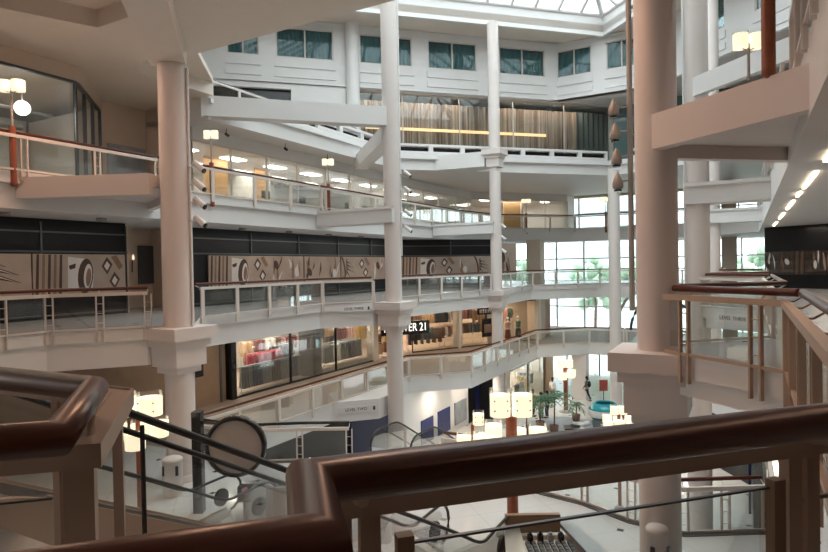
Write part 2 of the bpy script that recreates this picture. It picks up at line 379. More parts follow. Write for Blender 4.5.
# level five bridge above our heads, with the raised ceiling at the left
mb = MB(); mb.upoly([(11.9, -14.2), (11.9, 14), (-8, 14), (-8, 5.4), (10.6, -13.2), (11.2, -14.2)], 7.6, 8.5); struct(mb, 'ceiling', M['cream'])
mb = MB(); mb.upoly([(-8, -34), (17, -34), (17, -18.3), (13.5, -18.3), (11.9, -14.2), (10.6, -13.2), (10.6, -15.9)], 8.4, 8.9); mb.upoly([(-8, -34), (10.6, -15.9), (8.55, -16.8), (-8, -24)], 8.4, 8.9); struct(mb, 'ceiling', M['cream'])
mb = MB(); mb.upoly([(-8, -34), (17, -34), (17, -18.3), (11.9, -14.2), (10.6, -13.2), (-8, 5.4)], 8.9, 9.1); struct(mb, 'ceiling', M['cream'])
mb = MB(); mb.upoly([(11.55, -13.45), (10.9, -14.1), (-6, 2.8), (-5.35, 3.45)], 7.1, 7.62); struct(mb, 'trim_2', M['cream'])
# near walls behind and beside the camera (bound the light)
mb = MB(); mb.uvbox(-8.4, -8, -26, 14, G, 8.5); struct(mb, 'wall_back', M['beige'])
# ---- walls of the left side
mb = MB(); mb.uvbox(-8, 17.6, -20.35, -20.1, G, L2-.75); struct(mb, 'wall_left', M['cream'])
# level two: brown panelled wall left of the store, columns of wall between shops
mb = MB(); mb.uvbox(4, 18.9, -20.3, -20, L2, -1.0); struct(mb, 'wall_left', M['brown'])
mb = MB(); mb.uvbox(14.3, 17.1, -22.4, -22.2, 0, 3.3); mb.uvbox(17.0, 17.2, -22.2, -20.0, 0, 3.3); mb.uvbox(14.1, 14.3, -22.2, -20, 0, 3.3); struct(mb, 'wall_left', M['beige'])
# level four near left wall with recess
mb = MB(); mb.upoly([(14.9, -22.4), (17.0, -22.4), (17.0, -20.0), (17.4, -20.0), (17.4, -22.7), (14.7, -22.7)], L4, 8.4)
mb.upoly([(12.3, -19.5), (14.9, -22.2), (14.7, -22.6), (12.1, -19.8), (0, -19.8), (0, -19.5)], 7.9, 8.4); struct(mb, 'wall_left', M['beige'])
# bulkhead above the offices
mb = MB(); mb.upoly([(17.0, -20), (40, -20), (45, -19.5), (52, -13.5), (52.3, -13.7), (45, -19.9), (40, -20.3), (17.0, -20.3)], 6.95, 7.5); struct(mb, 'wall_left', M['white'])
# upper white atrium walls (hotel floor) following the rotated square
def wall_line(name, a, b, z0, z1, m_, holes=(), th=.3, inner=None, panels=True, label=None):
    """wall from a to b (uv); holes = list of (s0, s1, z0, z1) in metres along the wall; thickness to the right of travel"""
    pa, pb = W(*a), W(*b); L = (pb-pa).length; d = (pb-pa)/L; n = Vector((-d.y, d.x, 0))
    mb = MB(); xs = sorted({0, L, *[h[0] for h in holes], *[h[1] for h in holes]})
    def q(s0, s1, za, zb, o0=0, o1=th):
        p = [pa+d*s0+n*o0, pa+d*s1+n*o0, pa+d*s1+n*o1, pa+d*s0+n*o1]; mb.prism([(i.x, i.y) for i in p], za, zb)
    for i in range(len(xs)-1):
        s0, s1 = xs[i], xs[i+1]; cuts = sorted([(h[2], h[3]) for h in holes if h[0] <= s0+1e-6 and h[1] >= s1-1e-6]); z = z0
        for c in cuts:
            if c[0] > z: q(s0, s1, z, c[0])
            z = c[1]
        if z < z1: q(s0, s1, z, z1)
    return mb, pa, d, n, L, q
def s_on(a, b, px):
    """distance along the plan line a->b where the photo column px meets it (measured once, kept as metres)"""
    pa, pb = W(*a), W(*b); d = (pb-pa).normalized(); k = (px-414)/600.0
    # x = k*y
    t = (k*pa.y-pa.x)/(d.x-k*d.y); return t
WL = ((24.2, -27.6), (40.7, -11.1)); WM = ((40.7, -11.1), (40.7, -4.9)); WR = ((40.7, -4.9), (24.2, 11.6))
ZB, ZT = 12.6, 16.9; wins = []; nw = 0
def hotel_wall(name, ab, pairs, z0=ZB):
    global nw
    holes = [(s0, s1, 14.15, 15.95) for s0, s1 in pairs]
    mb, pa, d, n, L, q = wall_line(name, ab[0], ab[1], z0, ZT, M['white'], holes)
    ang = math.atan2(d.y, d.x)
    for s0, s1 in pairs:    # raised panels under each window
        for za, zb in ((12.95, 13.3), (13.55, 13.95)):
            q(s0-.1, s1+.1, za, zb, -.07, 0)
    q(0, L, ZB, ZB+.14, -.12, 0); q(0, L, 16.35, 16.42, -.05, 0)
    struct(mb, name, M['white'])
    for s0, s1 in pairs:
        nw += 1
        f = MB()
        def fq(a0, a1, za, zb, o0, o1):
            p = [pa+d*a0+n*o0, pa+d*a1+n*o0, pa+d*a1+n*o1, pa+d*a0+n*o1]; f.prism([(i.x, i.y) for i in p], za, zb)
        fq(s0, s1, 14.15, 14.22, .05, .15); fq(s0, s1, 15.88, 15.95, .05, .15)
        fq(s0, s0+.07, 14.15, 15.95, .05, .15); fq(s1-.07, s1, 14.15, 15.95, .05, .15); mid = (s0+s1)/2
        fq(mid-.04, mid+.04, 14.15, 15.95, .05, .15)
        r = empty('window_%d' % nw, pa+d*mid+Vector((0, 0, 14.15)), None, None); r['kind'] = 'structure'
        part(f, 'window_frame', M['rail'], r)
        g = MB(); p = [pa+d*(s0+.05)+n*.1, pa+d*(s1-.05)+n*.1, pa+d*(s1-.05)+n*.115, pa+d*(s0+.05)+n*.115]; g.prism([(i.x, i.y) for i in p], 14.2, 15.9)
        part(g, 'pane', M['skyglass'], r)
        c = MB(); k = int((s1-s0)/.12)   # pleated teal curtain behind the glass
        pts = [pa+d*(s0+.02+(s1-s0-.04)*i/k)+n*(.26+(.05 if i % 2 else 0)) for i in range(k+1)]
        vs = [(p.x, p.y, z) for z in (14.16, 15.94) for p in pts]; c.add(vs, [(i, i+1, k+2+i, k+1+i) for i in range(k)], False)
        c.add([(p.x+n.x*.02, p.y+n.y*.02, p.z) for p in [Vector(v) for v in vs]], [(i, k+1+i, k+2+i, i+1) for i in range(k)], False)
        part(c, 'curtain', M['teal'], r)
    return pa, d, n, L
def spx(ab, l): return [(s_on(ab[0], ab[1], a), s_on(ab[0], ab[1], b)) for a, b in l]
hotel_wall('wall_upper_left', WL, spx(WL, [(232, 264), (281, 338), (364, 416), (432, 480), (503, 548)]))
hotel_wall('wall_upper_middle', WM, spx(WM, [(560, 594), (609, 640)]))
hotel_wall('wall_upper_right', WR, [(3.0, 5.6), (7.6, 10.2), (12, 15)])
# upper soffit ring and the skylight well (a square turned 45 degrees)
WELL = [(40.2, -8.0), (24.2, -24.0), (8.2, -8.0), (24.2, 8.0)]
mb = MB()
def ring(mb, outer, inner, z0, z1):
    n = len(outer)
    for i in range(n):
        a, b, c, d_ = outer[i], outer[(i+1) % n], inner[(i+1) % n], inner[i]; mb.upoly([a, b, c, d_], z0, z1)
ring(mb, [(43, -8), (24.2, -30), (3, -8), (24.2, 14)], WELL, 16.45, 16.9)
struct(mb, 'ceiling', M['cream'])
mb = MB(); ow = [(40.5, -8), (24.2, -24.3), (7.9, -8), (24.2, 8.3)]; ring(mb, ow, WELL, 16.2, 17.5); struct(mb, 'trim_3', M['white'])
mb = MB(); mb.uvbox(40.6, 56, -34, 16, 16.9, 17.2); mb.uvbox(3, 40.7, -34, -30, 16.9, 17.2)
mb.upoly([(24.2, -30), (43, -8), (43, -34), (24.2, -34)], 16.9, 17.2); mb.upoly([(24.2, 14), (43, -8), (43, 16), (24.2, 16)], 16.9, 17.2)
mb.upoly([(3, -8), (24.2, -30), (3, -34)], 16.9, 17.2); mb.upoly([(3, -8), (24.2, 14), (3, 16)], 16.9, 17.2); struct(mb, 'ceiling', M['white'])
mb = MB(); mb.uvbox(2.7, 3, -34, 16, 8.5, 17.2); struct(mb, 'wall_back', M['white'])
mb = MB(); mb.upoly([(24.2, -27.6), (12, -27.6), (12, -27.9), (24.2, -27.9)], 8.5, 17); struct(mb, 'wall_left', M['white'])
mb = MB(); mb.upoly([(24.2, 11.6), (12, 11.6), (12, 11.9), (24.2, 11.9)], 8.5, 17); struct(mb, 'wall_right', M['white'])
# skylight: pyramid of white rafters carrying glass
sky = empty('window_20', W(24.2, -8, 17.5), None, None); sky['kind'] = 'structure'
apex = (24.2, -8, 24.5); rim = [(40.2, -8, 17.5), (24.2, -24, 17.5), (8.2, -8, 17.5), (24.2, 8, 17.5)]
fr = MB(); gl = MB()
AP = W(*apex)
for i in range(4):
    a, b = W(*rim[i]), W(*rim[(i+1) % 4]); fr.tube([a, AP], .18, 6)
    fr.tube([a, b], .14, 6)
    for k in range(1, 14):
        t = k/14; p = a.lerp(b, t); q = (a if t < .5 else b).lerp(AP, (2*t if t < .5 else 2-2*t)) ; fr.tube([p, q], .13, 4)
    for k in (1, 2, 3): fr.tube([a.lerp(AP, k/4), b.lerp(AP, k/4)], .1, 4)
    gl.add([a, b, AP], [(0, 1, 2)])
part(fr, 'skylight_frame', M['white'], sky); part(gl, 'skylight_glazing', M['skyglass'], sky)
# wall on level five behind the left ramp, below the hotel wall, with a dark opening
a, b = WL[0], (30.4, -21.4)
mb, pa, d, n, L, q = wall_line('x', a, b, L5, ZB, M['white'], [(s_on(a, b, 217), s_on(a, b, 295), 11.1, 12.25)]); struct(mb, 'wall_upper_left', M['white'])
mb = MB(); p = [pa+d*s_on(a, b, 214)+n*.35, pa+d*s_on(a, b, 298)+n*.35, pa+d*s_on(a, b, 298)+n*.45, pa+d*s_on(a, b, 214)+n*.45]; mb.prism([(i.x, i.y) for i in p], 10.9, 12.5); struct(mb, 'window_21', M['black'])
# ---- level five lounge: pleated curtain behind glass
def facade(ab, z0, z1, step, gm, fm, name, frame=.05, lab=None, back=0):
    pa, pb = W(*ab[0]), W(*ab[1]); L = (pb-pa).length; d = (pb-pa)/L; n = Vector((-d.y, d.x, 0)); k = max(1, round(L/step))
    r = empty(name, pa+Vector((0, 0, z0)), None, None); r['kind'] = 'structure'
    f = MB()
    def fq(a0, a1, za, zb, o0, o1, mbx):
        p = [pa+d*a0+n*o0, pa+d*a1+n*o0, pa+d*a1+n*o1, pa+d*a0+n*o1]; mbx.prism([(i.x, i.y) for i in p], za, zb)
    for i in range(k+1):
        s = L*i/k; fq(max(0, s-frame/2), min(L, s+frame/2), z0, z1, -.05, .07, f)
    fq(0, L, z0, z0+.08, -.05, .07, f); fq(0, L, z1-.08, z1, -.05, .07, f)
    part(f, 'window_frame', fm, r)
    g = MB(); fq(0, L, z0, z1, 0, .012, g); part(g, 'pane', gm, r)
    return pa, d, n, L, fq
CA, CB = (30.6, -21.8), (44.2, -8.2)
pa, d, n, L, fq = facade((CA, CB), 8.55, 12.6, 4.0, M['shopglass'], M['rail'], 'window_22', .06)
def curtain(ab, z0, z1, off, m_, name, label, step=.19, s0=0, s1=None, amp=.22):
    pa, pb = W(*ab[0]), W(*ab[1]); L = (pb-pa).length; d = (pb-pa)/L; n = Vector((-d.y, d.x, 0)); s1 = s1 or L
    k = int((s1-s0)/step); vs = []; fs = []
    for j, o in enumerate((0, .03)):
        for z in (z0, z1):
            for i in range(k+1):
                rr = random.Random(i*7+int(s0*3)); p = pa+d*(s0+(s1-s0)*i/k)+n*(off+o+(amp if i % 2 else 0)*rr.uniform(.3, 1.2)); vs.append((p.x, p.y, z))
    K = k+1
    for j in (0, 2*K):
        for i in range(k): fs.append((j+i, j+i+1, j+K+i+1, j+K+i))
    mb = MB(); mb.add(vs, fs); o = mb.build(name, m_); tag(o, label, 'curtain'); return o
for i, (s0, s1) in enumerate(((.3, 8.8), (8.85, 16.6))):
    curtain((CA, CB), 8.56, 12.15, .45, M['ctn'], 'pleated_curtain', ['brown pleated curtain behind glass left of the tall pier on the top gallery', 'brown pleated curtain behind glass right of the tall pier on the top gallery'][i], s0=s0, s1=s1)
curtain((CA, CB), 8.56, 12.15, .45, M['ctg'], 'pleated_curtain', 'dark grey curtain at the right end of the brown curtains, top gallery', s0=16.7, s1=19.1)
mb = MB(); fq(1.5, 14.2, 10.32, 10.50, .40, .44, mb); o = mb.build('curtain_light', M['cstrip']); tag(o, 'long golden strip light running across the brown curtains', 'light')
for _u, _v in ((34, -18.6), (40.4, -12.2)): light('curtain_fill', 'AREA', W(_u, _v, 12.4), 60, (1, .86, .74), 7, .3, (0, 0, -A+PI/4))  # added fill lamps that brighten the curtains, no fitting there
mb, *_ = wall_line('x', (44.2, -8.2), (46, -8.2), 8.5, 12.6, M['white']); struct(mb, 'wall_upper_middle', M['white'])
facade(((44.2, -8.2), (42.5, 6)), 8.55, 12.6, 3, M['tglass'], M['rail'], 'window_23')
mb = MB(); mb.uvbox(40.4, 56, -34, 16, 12.6, 12.8)
mb.upoly([(24.2, -27.6), (40.7, -11.1), (56, -11.1), (56, -34), (24.2, -34)], 12.55, 12.8)
mb.upoly([(24.2, 11.6), (40.7, -4.9), (56, -4.9), (56, 16), (24.2, 16)], 12.55, 12.8); struct(mb, 'ceiling', M['white'])
mb = MB(); mb.upoly([(30.6, -25), (46, -9), (46.2, -9.2), (30.8, -25.2)], 8.5, 12.6); struct(mb, 'wall_upper_left', M['stone'])  # grey wall colour stands in for the skylight reflected in the glass
# slotted curb along the level five edge
def curb(ab, name):
    pa, pb = W(*ab[0]), W(*ab[1]); L = (pb-pa).length; d = (pb-pa)/L; n = Vector((-d.y, d.x, 0)); mb = MB()
    def fq(a0, a1, za, zb, o0, o1):
        p = [pa+d*a0+n*o0, pa+d*a1+n*o0, pa+d*a1+n*o1, pa+d*a0+n*o1]; mb.prism([(i.x, i.y) for i in p], za, zb)
    fq(0, L, 8.5, 8.66, 0, .2); fq(0, L, 8.98, 9.12, 0, .25); k = round(L/2.1)
    for i in range(k+1): s = L*i/k; fq(max(0, s-.14), min(L, s+.14), 8.66, 8.98, 0, .22)
    mb.m = 1; fq(0, L, 8.66, 8.98, .5, .55); struct(mb, name, [M['white'], M['black']])
curb(((31.9, -18.6), (42.3, -8.2)), 'trim_4'); curb(((42.3, -6.8), (38, 2)), 'trim_5'); curb(((24, -18.6), (31.9, -18.6)), 'trim_6')
# pier between ramp and curtains, from level four to the hotel soffit
mb = MB(); c = W(30.6, -21.0); mb.lathe((c.x, c.y, 8.5), [(.42, 0), (.42, 8)], 20); struct(mb, 'trim_7', M['white'])
# ---- end glazing of the atrium, level two to four
UE = 54.0
def bigglaze(v0, v1, z0, z1, name, nv, nh):
    r = empty(name, W(UE, v0, z0), None, None); r['kind'] = 'structure'
    f = MB()
    for i in range(nv+1): v = v0+(v1-v0)*i/nv; f.uvbox(UE-.12, UE+.12, v-.06, v+.06, z0, z1)
    for i in range(nh+1): z = z0+(z1-z0)*i/nh; f.uvbox(UE-.08, UE+.08, v0, v1, z-.05, z+.05)
    part(f, 'window_frame', M['white'], r); g = MB(); g.uvbox(UE-.01, UE+.01, v0, v1, z0, z1); part(g, 'pane', M['endglass'], r)
bigglaze(-18, 12, L4, 7.5, 'window_24', 12, 2); bigglaze(-20, 12, .0, 3.9, 'window_25', 13, 2); bigglaze(-20, 12, L2, -.4, 'window_26', 13, 2)
bigglaze(-16, -12.5, G, L2-.85, 'window_27', 2, 1); bigglaze(-6, 4, G, L2-.85, 'window_28', 4, 1)
mb = MB(); mb.uvbox(UE-.3, UE+.3, -26, 14, 3.9, L4+.05); mb.uvbox(UE-.3, UE+.3, -26, 14, -.45, 0); mb.uvbox(UE-.3, UE+.3, -26, 14, L2-.85, L2)
mb.uvbox(UE-.3, UE+.3, -26, 14, 7.3, 17); struct(mb, 'wall_end', M['cream'])
# entrance doors on the ground floor
dr = empty('door_1', W(UE, -9.2, G), None, None); dr['kind'] = 'structure'
f = MB()
for v in (-12.4, -11.4, -10.4, -9.4, -8.4, -7.4, -6.1): f.uvbox(UE-.07, UE+.07, v-.05, v+.05, G, L2-.85)
f.uvbox(UE-.07, UE+.07, -12.4, -6.1, G+2.3, G+2.42); part(f, 'door_frame', M['dsteel'], dr)
g = MB(); g.uvbox(UE-.01, UE+.01, -12.4, -6.1, G, L2-.9); part(g, 'pane', M['endglass'], dr)
# square pillars in front of the end glazing
for (px, y0, u_) in ((547, 0, 44.3),):
    mb = MB(); mb.uvbox(44.9, 46.0, -14.9, -13.8, L2, L4-.9); struct(mb, 'trim_8', M['beige'])
mb = MB(); c = W(47.0, -9.0); mb.uvbox(43.7, 44.7, -11.2, -10.2, G, L2-.8); struct(mb, 'trim_9', M['column'])
mb = MB(); mb.uvbox(50, 51, -1.6, -.6, G, 7.5); struct(mb, 'trim_10', M['beige'])
mb = MB()
for u in (38, 43): mb.uvbox(u, u+.5, 2.3, 2.8, 0, 3.3)
struct(mb, 'trim_11', M['white'])
# ---- right side walls
mb = MB(); mb.uvbox(-8, 56, 13.6, 14, G, 17); struct(mb, 'wall_right', M['cream'])
mb = MB(); mb.uvbox(-8, 56, 13.6, 14, G, 0); struct(mb, 'wall_right', M['cream'])
mb = MB(); mb.uvbox(14, 20, 3.2, 3.4, L4, 7.5); mb.uvbox(2, 40, 5, 5.2, L4, 7.5); struct(mb, 'wall_right', M['cream'])
mb = MB(); mb.uvbox(14.6, 40, 3, 3.2, L2, -.95); struct(mb, 'wall_right', M['white'])
mb = MB(); mb.upoly([(33.5, -2.2), (30.0, .1), (10, .1), (10, .4), (30.2, .4), (33.7, -1.9)], G, -5.1); struct(mb, 'wall_right', M['black'])
mb = MB(); mb.uvbox(-8, 56, -34.3, -34, G, 17); struct(mb, 'wall_left', M['cream'])

# ================================================================== COLUMNS
def column(u, v, z0, z1, r, caps, label, m_='column'):
    p = W(u, v); root = empty('column', (p.x, p.y, z0), label, 'column', 'round columns around the atrium')
    mb = MB(); mb.lathe((p.x, p.y, z0), [(r, 0), (r, z1-z0)], 32); part(mb, 'shaft', M[m_], root)
    for (zt, hw) in caps:      # stepped square capitals
        mb = MB(); a = PI/4-A if 0 else -A
        mb.box((p.x, p.y, zt-.16), (hw, hw, .16), a); mb.box((p.x, p.y, zt-.42), (hw-.13, hw-.13, .10), a); mb.box((p.x, p.y, zt-.78), (hw-.22, hw-.22, .28), a); mb.box((p.x, p.y, zt-1.14), (hw-.32, hw-.32, .10), a)
        part(mb, 'capital', M[m_], root)
    mb = MB(); mb.lathe((p.x, p.y, z0), [(r+.05, 0), (r+.05, .18), (r+.01, .2)], 32); part(mb, 'base_ring', M[m_], root)
    return root
column(11.2, VL, L2, 7.1, .385, [(0, .72)], 'near left pinkish column carrying the ceiling beam')
column(22.6, VL+.04, G, 16.2, .36, [(0, .75)], 'tall white column left of centre beside the level three sign')
column(34.4, VL+.28, G, 16.2, .34, [(0, .7), (L5+.0, .62)], 'tall white column at centre between the two curtained bays')
column(40.2, -7.45, G, 7.5, .37, [], 'white column at the far end in front of the tall windows')
column(11.2, VR+.09, L2, 7.6, .345, [(0, .72)], 'large near right column in front of the walkway corner')
column(22.6, VR, G, 16.2, .385, [], 'white column just right of the large near right column')
column(34.4, VR, G, 16.2, .31, [], 'thinner white column, rightmost and farthest of the right row')

# cross beams from columns to gallery edges
def beam(name, u, va, vb, z0, z1, hw=.5, m_='white'):
    mb = MB(); mb.uvbox(u-hw, u+hw, va, vb, z0, z1); mb.m = 0; mb.uvbox(u-hw-.06, u+hw+.06, va, vb, z1-.12, z1); return struct(mb, name, M[m_])
k = 12
for c in CU[1:]:
    beam('trim_%d' % k, c, -17.4, VL+.3, 3.45, 4.15, .45, 'column' if c < 12 else 'white'); k += 1
    beam('trim_%d' % k, c, VR-.35, .8, 3.45, 4.15, .45, 'column' if c < 12 else 'white'); k += 1
    if c > 25: beam('trim_%d' % k, c, VR-.35, 2.1, 7.0, 7.6, .3); k += 1
def vbeam(name, c, e, z0, z1, inner=.0):
    """pair of 45 degree beams from a column to the gallery edge (uv of column c, edge points e)"""
    for q in e:
        a, b = W(*c), W(*q); d = (b-a).normalized(); n = Vector((d.y, -d.x, 0))*.12; a = a+d*.1; mb = MB()
        mb.prism([((a+n).x, (a+n).y), ((b+n).x, (b+n).y), ((b-n).x, (b-n).y), ((a-n).x, (a-n).y)], z0, z1); struct(mb, name, M['column'] if z0 < 6 else M['white'])
vbeam('trim_28', (10.75, -1.35), [(9.0, .8)], 3.38, 3.95); vbeam('trim_29', (11.7, -1.35), [(13.5, .8)], 3.38, 3.95)
mb = MB(); mb.upoly([(10.8, -1.3), (11.7, -1.3), (13.4, .8), (9.1, .8)], 3.62, 3.93); struct(mb, 'floor', M['column'])
vbeam('trim_38', (22.2, -1.5), [(18.6, 2.1)], 7.0, 7.62)
vbeam('trim_36', (10.8, -13.9), [(9.2, -17.5)], 3.58, 4.15); vbeam('trim_37', (11.7, -13.9), [(13.4, -17.5)], 3.58, 4.15)
mb = MB(); mb.upoly([(10.9, -14), (11.6, -14), (13.3, -17.4), (9.3, -17.4)], 3.8, 4.13); struct(mb, 'floor', M['column'])
# level five beam across the view to the second column, and its diagonal strut
P0, P1 = W(17.0, -19.0), W(22.6, VL)
d = (P1-P0).normalized(); n = Vector((d.y, -d.x, 0))*.3
mb = MB(); mb.prism([((P0+n).x, (P0+n).y), ((P1+n).x, (P1+n).y), ((P1-n).x, (P1-n).y), ((P0-n).x, (P0-n).y)], 7.65, 8.45); struct(mb, 'trim_30', M['white'])
Q0, Q1 = W(22.6, VL), W(28.0, -18.8); d = (Q1-Q0).normalized(); n = Vector((d.y, -d.x, 0))*.35
mb = MB(); mb.prism([((Q0+n).x, (Q0+n).y), ((Q1+n).x, (Q1+n).y), ((Q1-n).x, (Q1-n).y), ((Q0-n).x, (Q0-n).y)], 7.0, 7.7); struct(mb, 'trim_31', M['white'])
mb = MB(); mb.upoly([(33.9, VL-.2), (34.9, VL-.2), (35.5, -15.2), (33.5, -16.9)], 7.5, 8.4); struct(mb, 'trim_32', M['white'])
# level two sign beam wedge at the second column
mb = MB(); mb.upoly([(20.4, -15.4), (21.9, -14.0), (23.3, -14.0), (24.8, -15.4)], L2-.85, L2+.02); struct(mb, 'trim_33', M['white'])
mb = MB(); mb.upoly([(8.8, -15.4), (10.4, -14.0), (12.1, -14.0), (13.6, -15.4)], L2-.75, L2); struct(mb, 'trim_34', M['white'])

# ================================================================== RAILINGS
def railing(name, uvs, z, sgn, label, spacing=2.2, near=False, group='balcony railings of the atrium', double=False, drop=.25, handr=.045, m_='rail', gm='glass', phase=.5, posts=True, hm='wood', stations=None, bottom=True):
    """uvs: slab edge polyline; sgn +1 when the void is on the right of travel"""
    P = [W(u, v, z) for u, v in uvs]
    r = empty(name, P[0], label, 'railing', group)
    wood = offs(P, -sgn*.14); mb = MB(); mb.tube([p+Vector((0, 0, 1.08)) for p in wood], handr, 16 if near else 8)
    hr = part(mb, 'handrail', M[hm], r)
    st = offs(P, sgn*.06); mb = MB(); a = .035 if not near else .045
    mb.sweep([p for p in st], [(-a, .90), (a, .90), (a, .99), (-a, .99)])
    if bottom: mb.sweep([p for p in st], [(-.02, .02), (.02, .02), (.02, .07), (-.02, .07)])
    part(mb, 'top_rail', M[m_], r)
    gp = offs(P, 0)
    for i in range(len(P)-1):
        d = gp[i+1]-gp[i]; L = d.length; d.normalize(); nrm = Vector((d.y, -d.x, 0))
        k = max(1, round(L/spacing))
        for j in range(k):
            a0, a1 = gp[i]+d*(L*j/k+.05), gp[i]+d*(L*(j+1)/k-.05)
            g = MB(); g.prism([((a0).x, a0.y), (a1.x, a1.y), ((a1+nrm*.012).x, (a1+nrm*.012).y), ((a0+nrm*.012).x, (a0+nrm*.012).y)], z+.08, z+.88)
            part(g, 'glass_panel', M[gm], r)
        # posts
        S0, S1 = st[i], st[i+1]; ds = (S1-S0); Ls = ds.length; ds.normalize(); ns = Vector((ds.y, -ds.x, 0)); ang = math.atan2(ds.y, ds.x)
        for j in (range(k+(1 if i == len(P)-2 else 0)) if not stations else range(len(stations))):
            c = S0+ds*(Ls*j/k if not stations else stations[j]); pm = MB(); k_ = k if not stations else Ls/max(.01, stations[j])*max(j, 1e-6) if j else 1e6
            if i == 0 and j == 0 and not stations: c = c+ds*.1
            if double:
                for o in (-.085, .085): pm.box((c.x+ds.x*o, c.y+ds.y*o, z+(.93-drop)/2), (.016, .032, (.93+drop)/2), ang)
                for zz in (.2, .45, .7): pm.tube([c+ds*.1+Vector((0, 0, zz)), c-ds*.1+Vector((0, 0, zz))], .009, 6)
            else:
                pm.box((c.x, c.y, z+(.93-drop)/2), (.07, .025, (.93+drop)/2), ang)
            # bracket to the handrail
            w0 = wood[i].lerp(wood[i+1], (j/k if not stations else stations[j]/Ls))+Vector((0, 0, 1.04)); pm.tube([c+Vector((0, 0, .97)), (c+w0)*.5+Vector((0, 0, (.97+0)/2-.03)) if 0 else Vector(((c.x+w0.x)/2, (c.y+w0.y)/2, z+.975)), w0], .012, 5)
            part(pm, 'post', M[m_], r)
    return r
railing('balcony_railing', [(22.6, -17.3), (38, -17.3), (43, -16.5), (48.2, -12)], L4, 1, 'railing on the office gallery right of the tall white column left of centre', 2.2)
railing('balcony_railing', [(13.7, -17.3), (22.4, -17.3)], L4, 1, 'white railing in front of the lit offices, between the two left columns', 2.2)
railing('balcony_railing', [(5, -17.3), (13.5, -17.3)], L4, 1, 'upper left railing below the globe pendant lamps', 2.2, double=True)
railing('balcony_railing', [(48.2, -12), (48.2, -3)], L4, 1, 'far railing on the office level in front of the tall windows', 3)
railing('balcony_railing', [(13.4, -15.3), (20.0, -15.5), (21.9, -14.2)], 0, 1, 'white railing under the long jewellery mural beside the near left column', 1.75)
railing('balcony_railing', [(23.6, -14.2), (25.0, -15.0), (32.6, -13.7), (34.0, -13.6)], 0, 1, 'white railing under the mural between the two tall white columns', 1.9)
railing('balcony_railing', [(35.0, -13.5), (41.5, -13.4), (45.5, -9.5), (45.5, -5), (42, -1.3)], 0, 1, 'far railing on the mural level, curving in front of the bright windows', 2.0)
railing('balcony_railing', [(5.5, -15.5), (8.8, -15.5), (10.6, -14.05)], 0, 1, 'near left railing under the spiked jewellery mural', 1.25, double=True, drop=.3)
railing('balcony_railing', [(12.9, -15.2), (27.0, -15.4), (29.5, -12.95), (41, -12.95), (44, -10), (44, -7.6)], L2, 1, 'long wood-topped railing in front of the lit clothing stores', 2.0)
railing('balcony_railing', [(44, -7.5), (44, -4.5), (41, -2), (29.5, -2), (27, .5), (14.6, .5)], L2, 1, 'lower right gallery railing behind the large near column', 2.0)
railing('balcony_railing', [(12.9, -15.2), (12.9, -13.2), (13.9, -11.7), (14.6, -10.4)], L2, 1, 'short dark-topped railing beside the round sign, at the bridge edge', 1.5, double=True, drop=.1, hm='black')
railing('balcony_railing', [(14.8, -7.4), (14.8, -5.5), (14.4, -3.4), (13.85, -2.25), (13.7, -1.2), (14.6, .3)], L2, 1, 'lower glass railing with wooden handrail around the tiled bridge floor', 1.1, double=True, drop=.0)
mb = MB(); mb.sweep([W(u, v, L2) for u, v in E2L[1:]], [(-.02, 0), (.22, 0), (.22, .03), (-.02, .03)]); struct(mb, 'trim_35', M['dsteel'])
# right gallery on level three: zigzag at the columns
railing('balcony_railing', [(11.85, -1.2), (13.4, RE), (20.4, RE)], 0, -1, 'second wooden railing on the right, behind the near column', 2.2, double=True)
railing('balcony_railing', [(10.75, -1.15), (9.3, RE)], 0, 1, 'beige railing with double posts at the right walkway corner', 1.45, stations=(.42, 1.72), near=True, m_='rail_shaded', double=True, drop=.42, handr=.055)
railing('balcony_railing', [(9.3, RE), (2.6, RE)], 0, 1, 'beige railing running toward the camera at the right edge', 1.45, near=True, double=True, drop=.42, handr=.055, m_='rail_shaded')
railing('balcony_railing', [(20.4, RE), (22.0, -1.3), (23.2, -1.3), (24.6, RE), (32, RE), (33.5, -1.3), (42, -1.3)], 0, -1, 'farthest pale railing along the right gallery', 2.4)
# level four right
railing('balcony_railing', [(3, .7), (11, .7)], L4, -1, 'steel railing at the top right corner with round wooden newel', 1.2, double=True)
railing('balcony_railing', [(13.5, .7), (44, .7)], L4, -1, 'railing of the upper right gallery seen from below', 3)
railing('balcony_railing', [(17.3, -19.6), (29.0, -19.6)], L5, 1, 'top left railing with a black handrail below the hotel windows', 2.4, hm='black')

# ---- the big railing right in front of the camera
def near_rail(name, wood, label, post_s, outs, glass=True, zt=1.12, st_=None, cut=0):
    """wood: handrail centreline (uv); void on the left of travel"""
    P = [W(u, v, 0) for u, v in wood]; r = empty(name, P[0], label, 'railing', 'mahogany railings close to the camera')
    mb = MB(); mb.tube([p+Vector((0, 0, zt-.05)) for p in P], .049, 28); hr = part(mb, 'handrail', M['wood'], r)
    for p in P[1:-1]:
        pass
    st = offs(P, -outs) if not st_ else [W(u, v, 0) for u, v in st_]
    if cut: st = [st[2]+(st[3]-st[2]).normalized()*cut]+st[3:]
    mb = MB(); mb.sweep(st, [(-.05, .90), (.05, .90), (.05, .97), (-.05, .97)])
    mb.sweep(st, [(-.05, .97), (-.038, .97), (-.038, .978), (-.05, .978)]); mb.sweep(st, [(.038, .97), (.05, .97), (.05, .978), (.038, .978)])
    part(mb, 'top_rail', M['rail_shaded'], r)
    return r, P, st
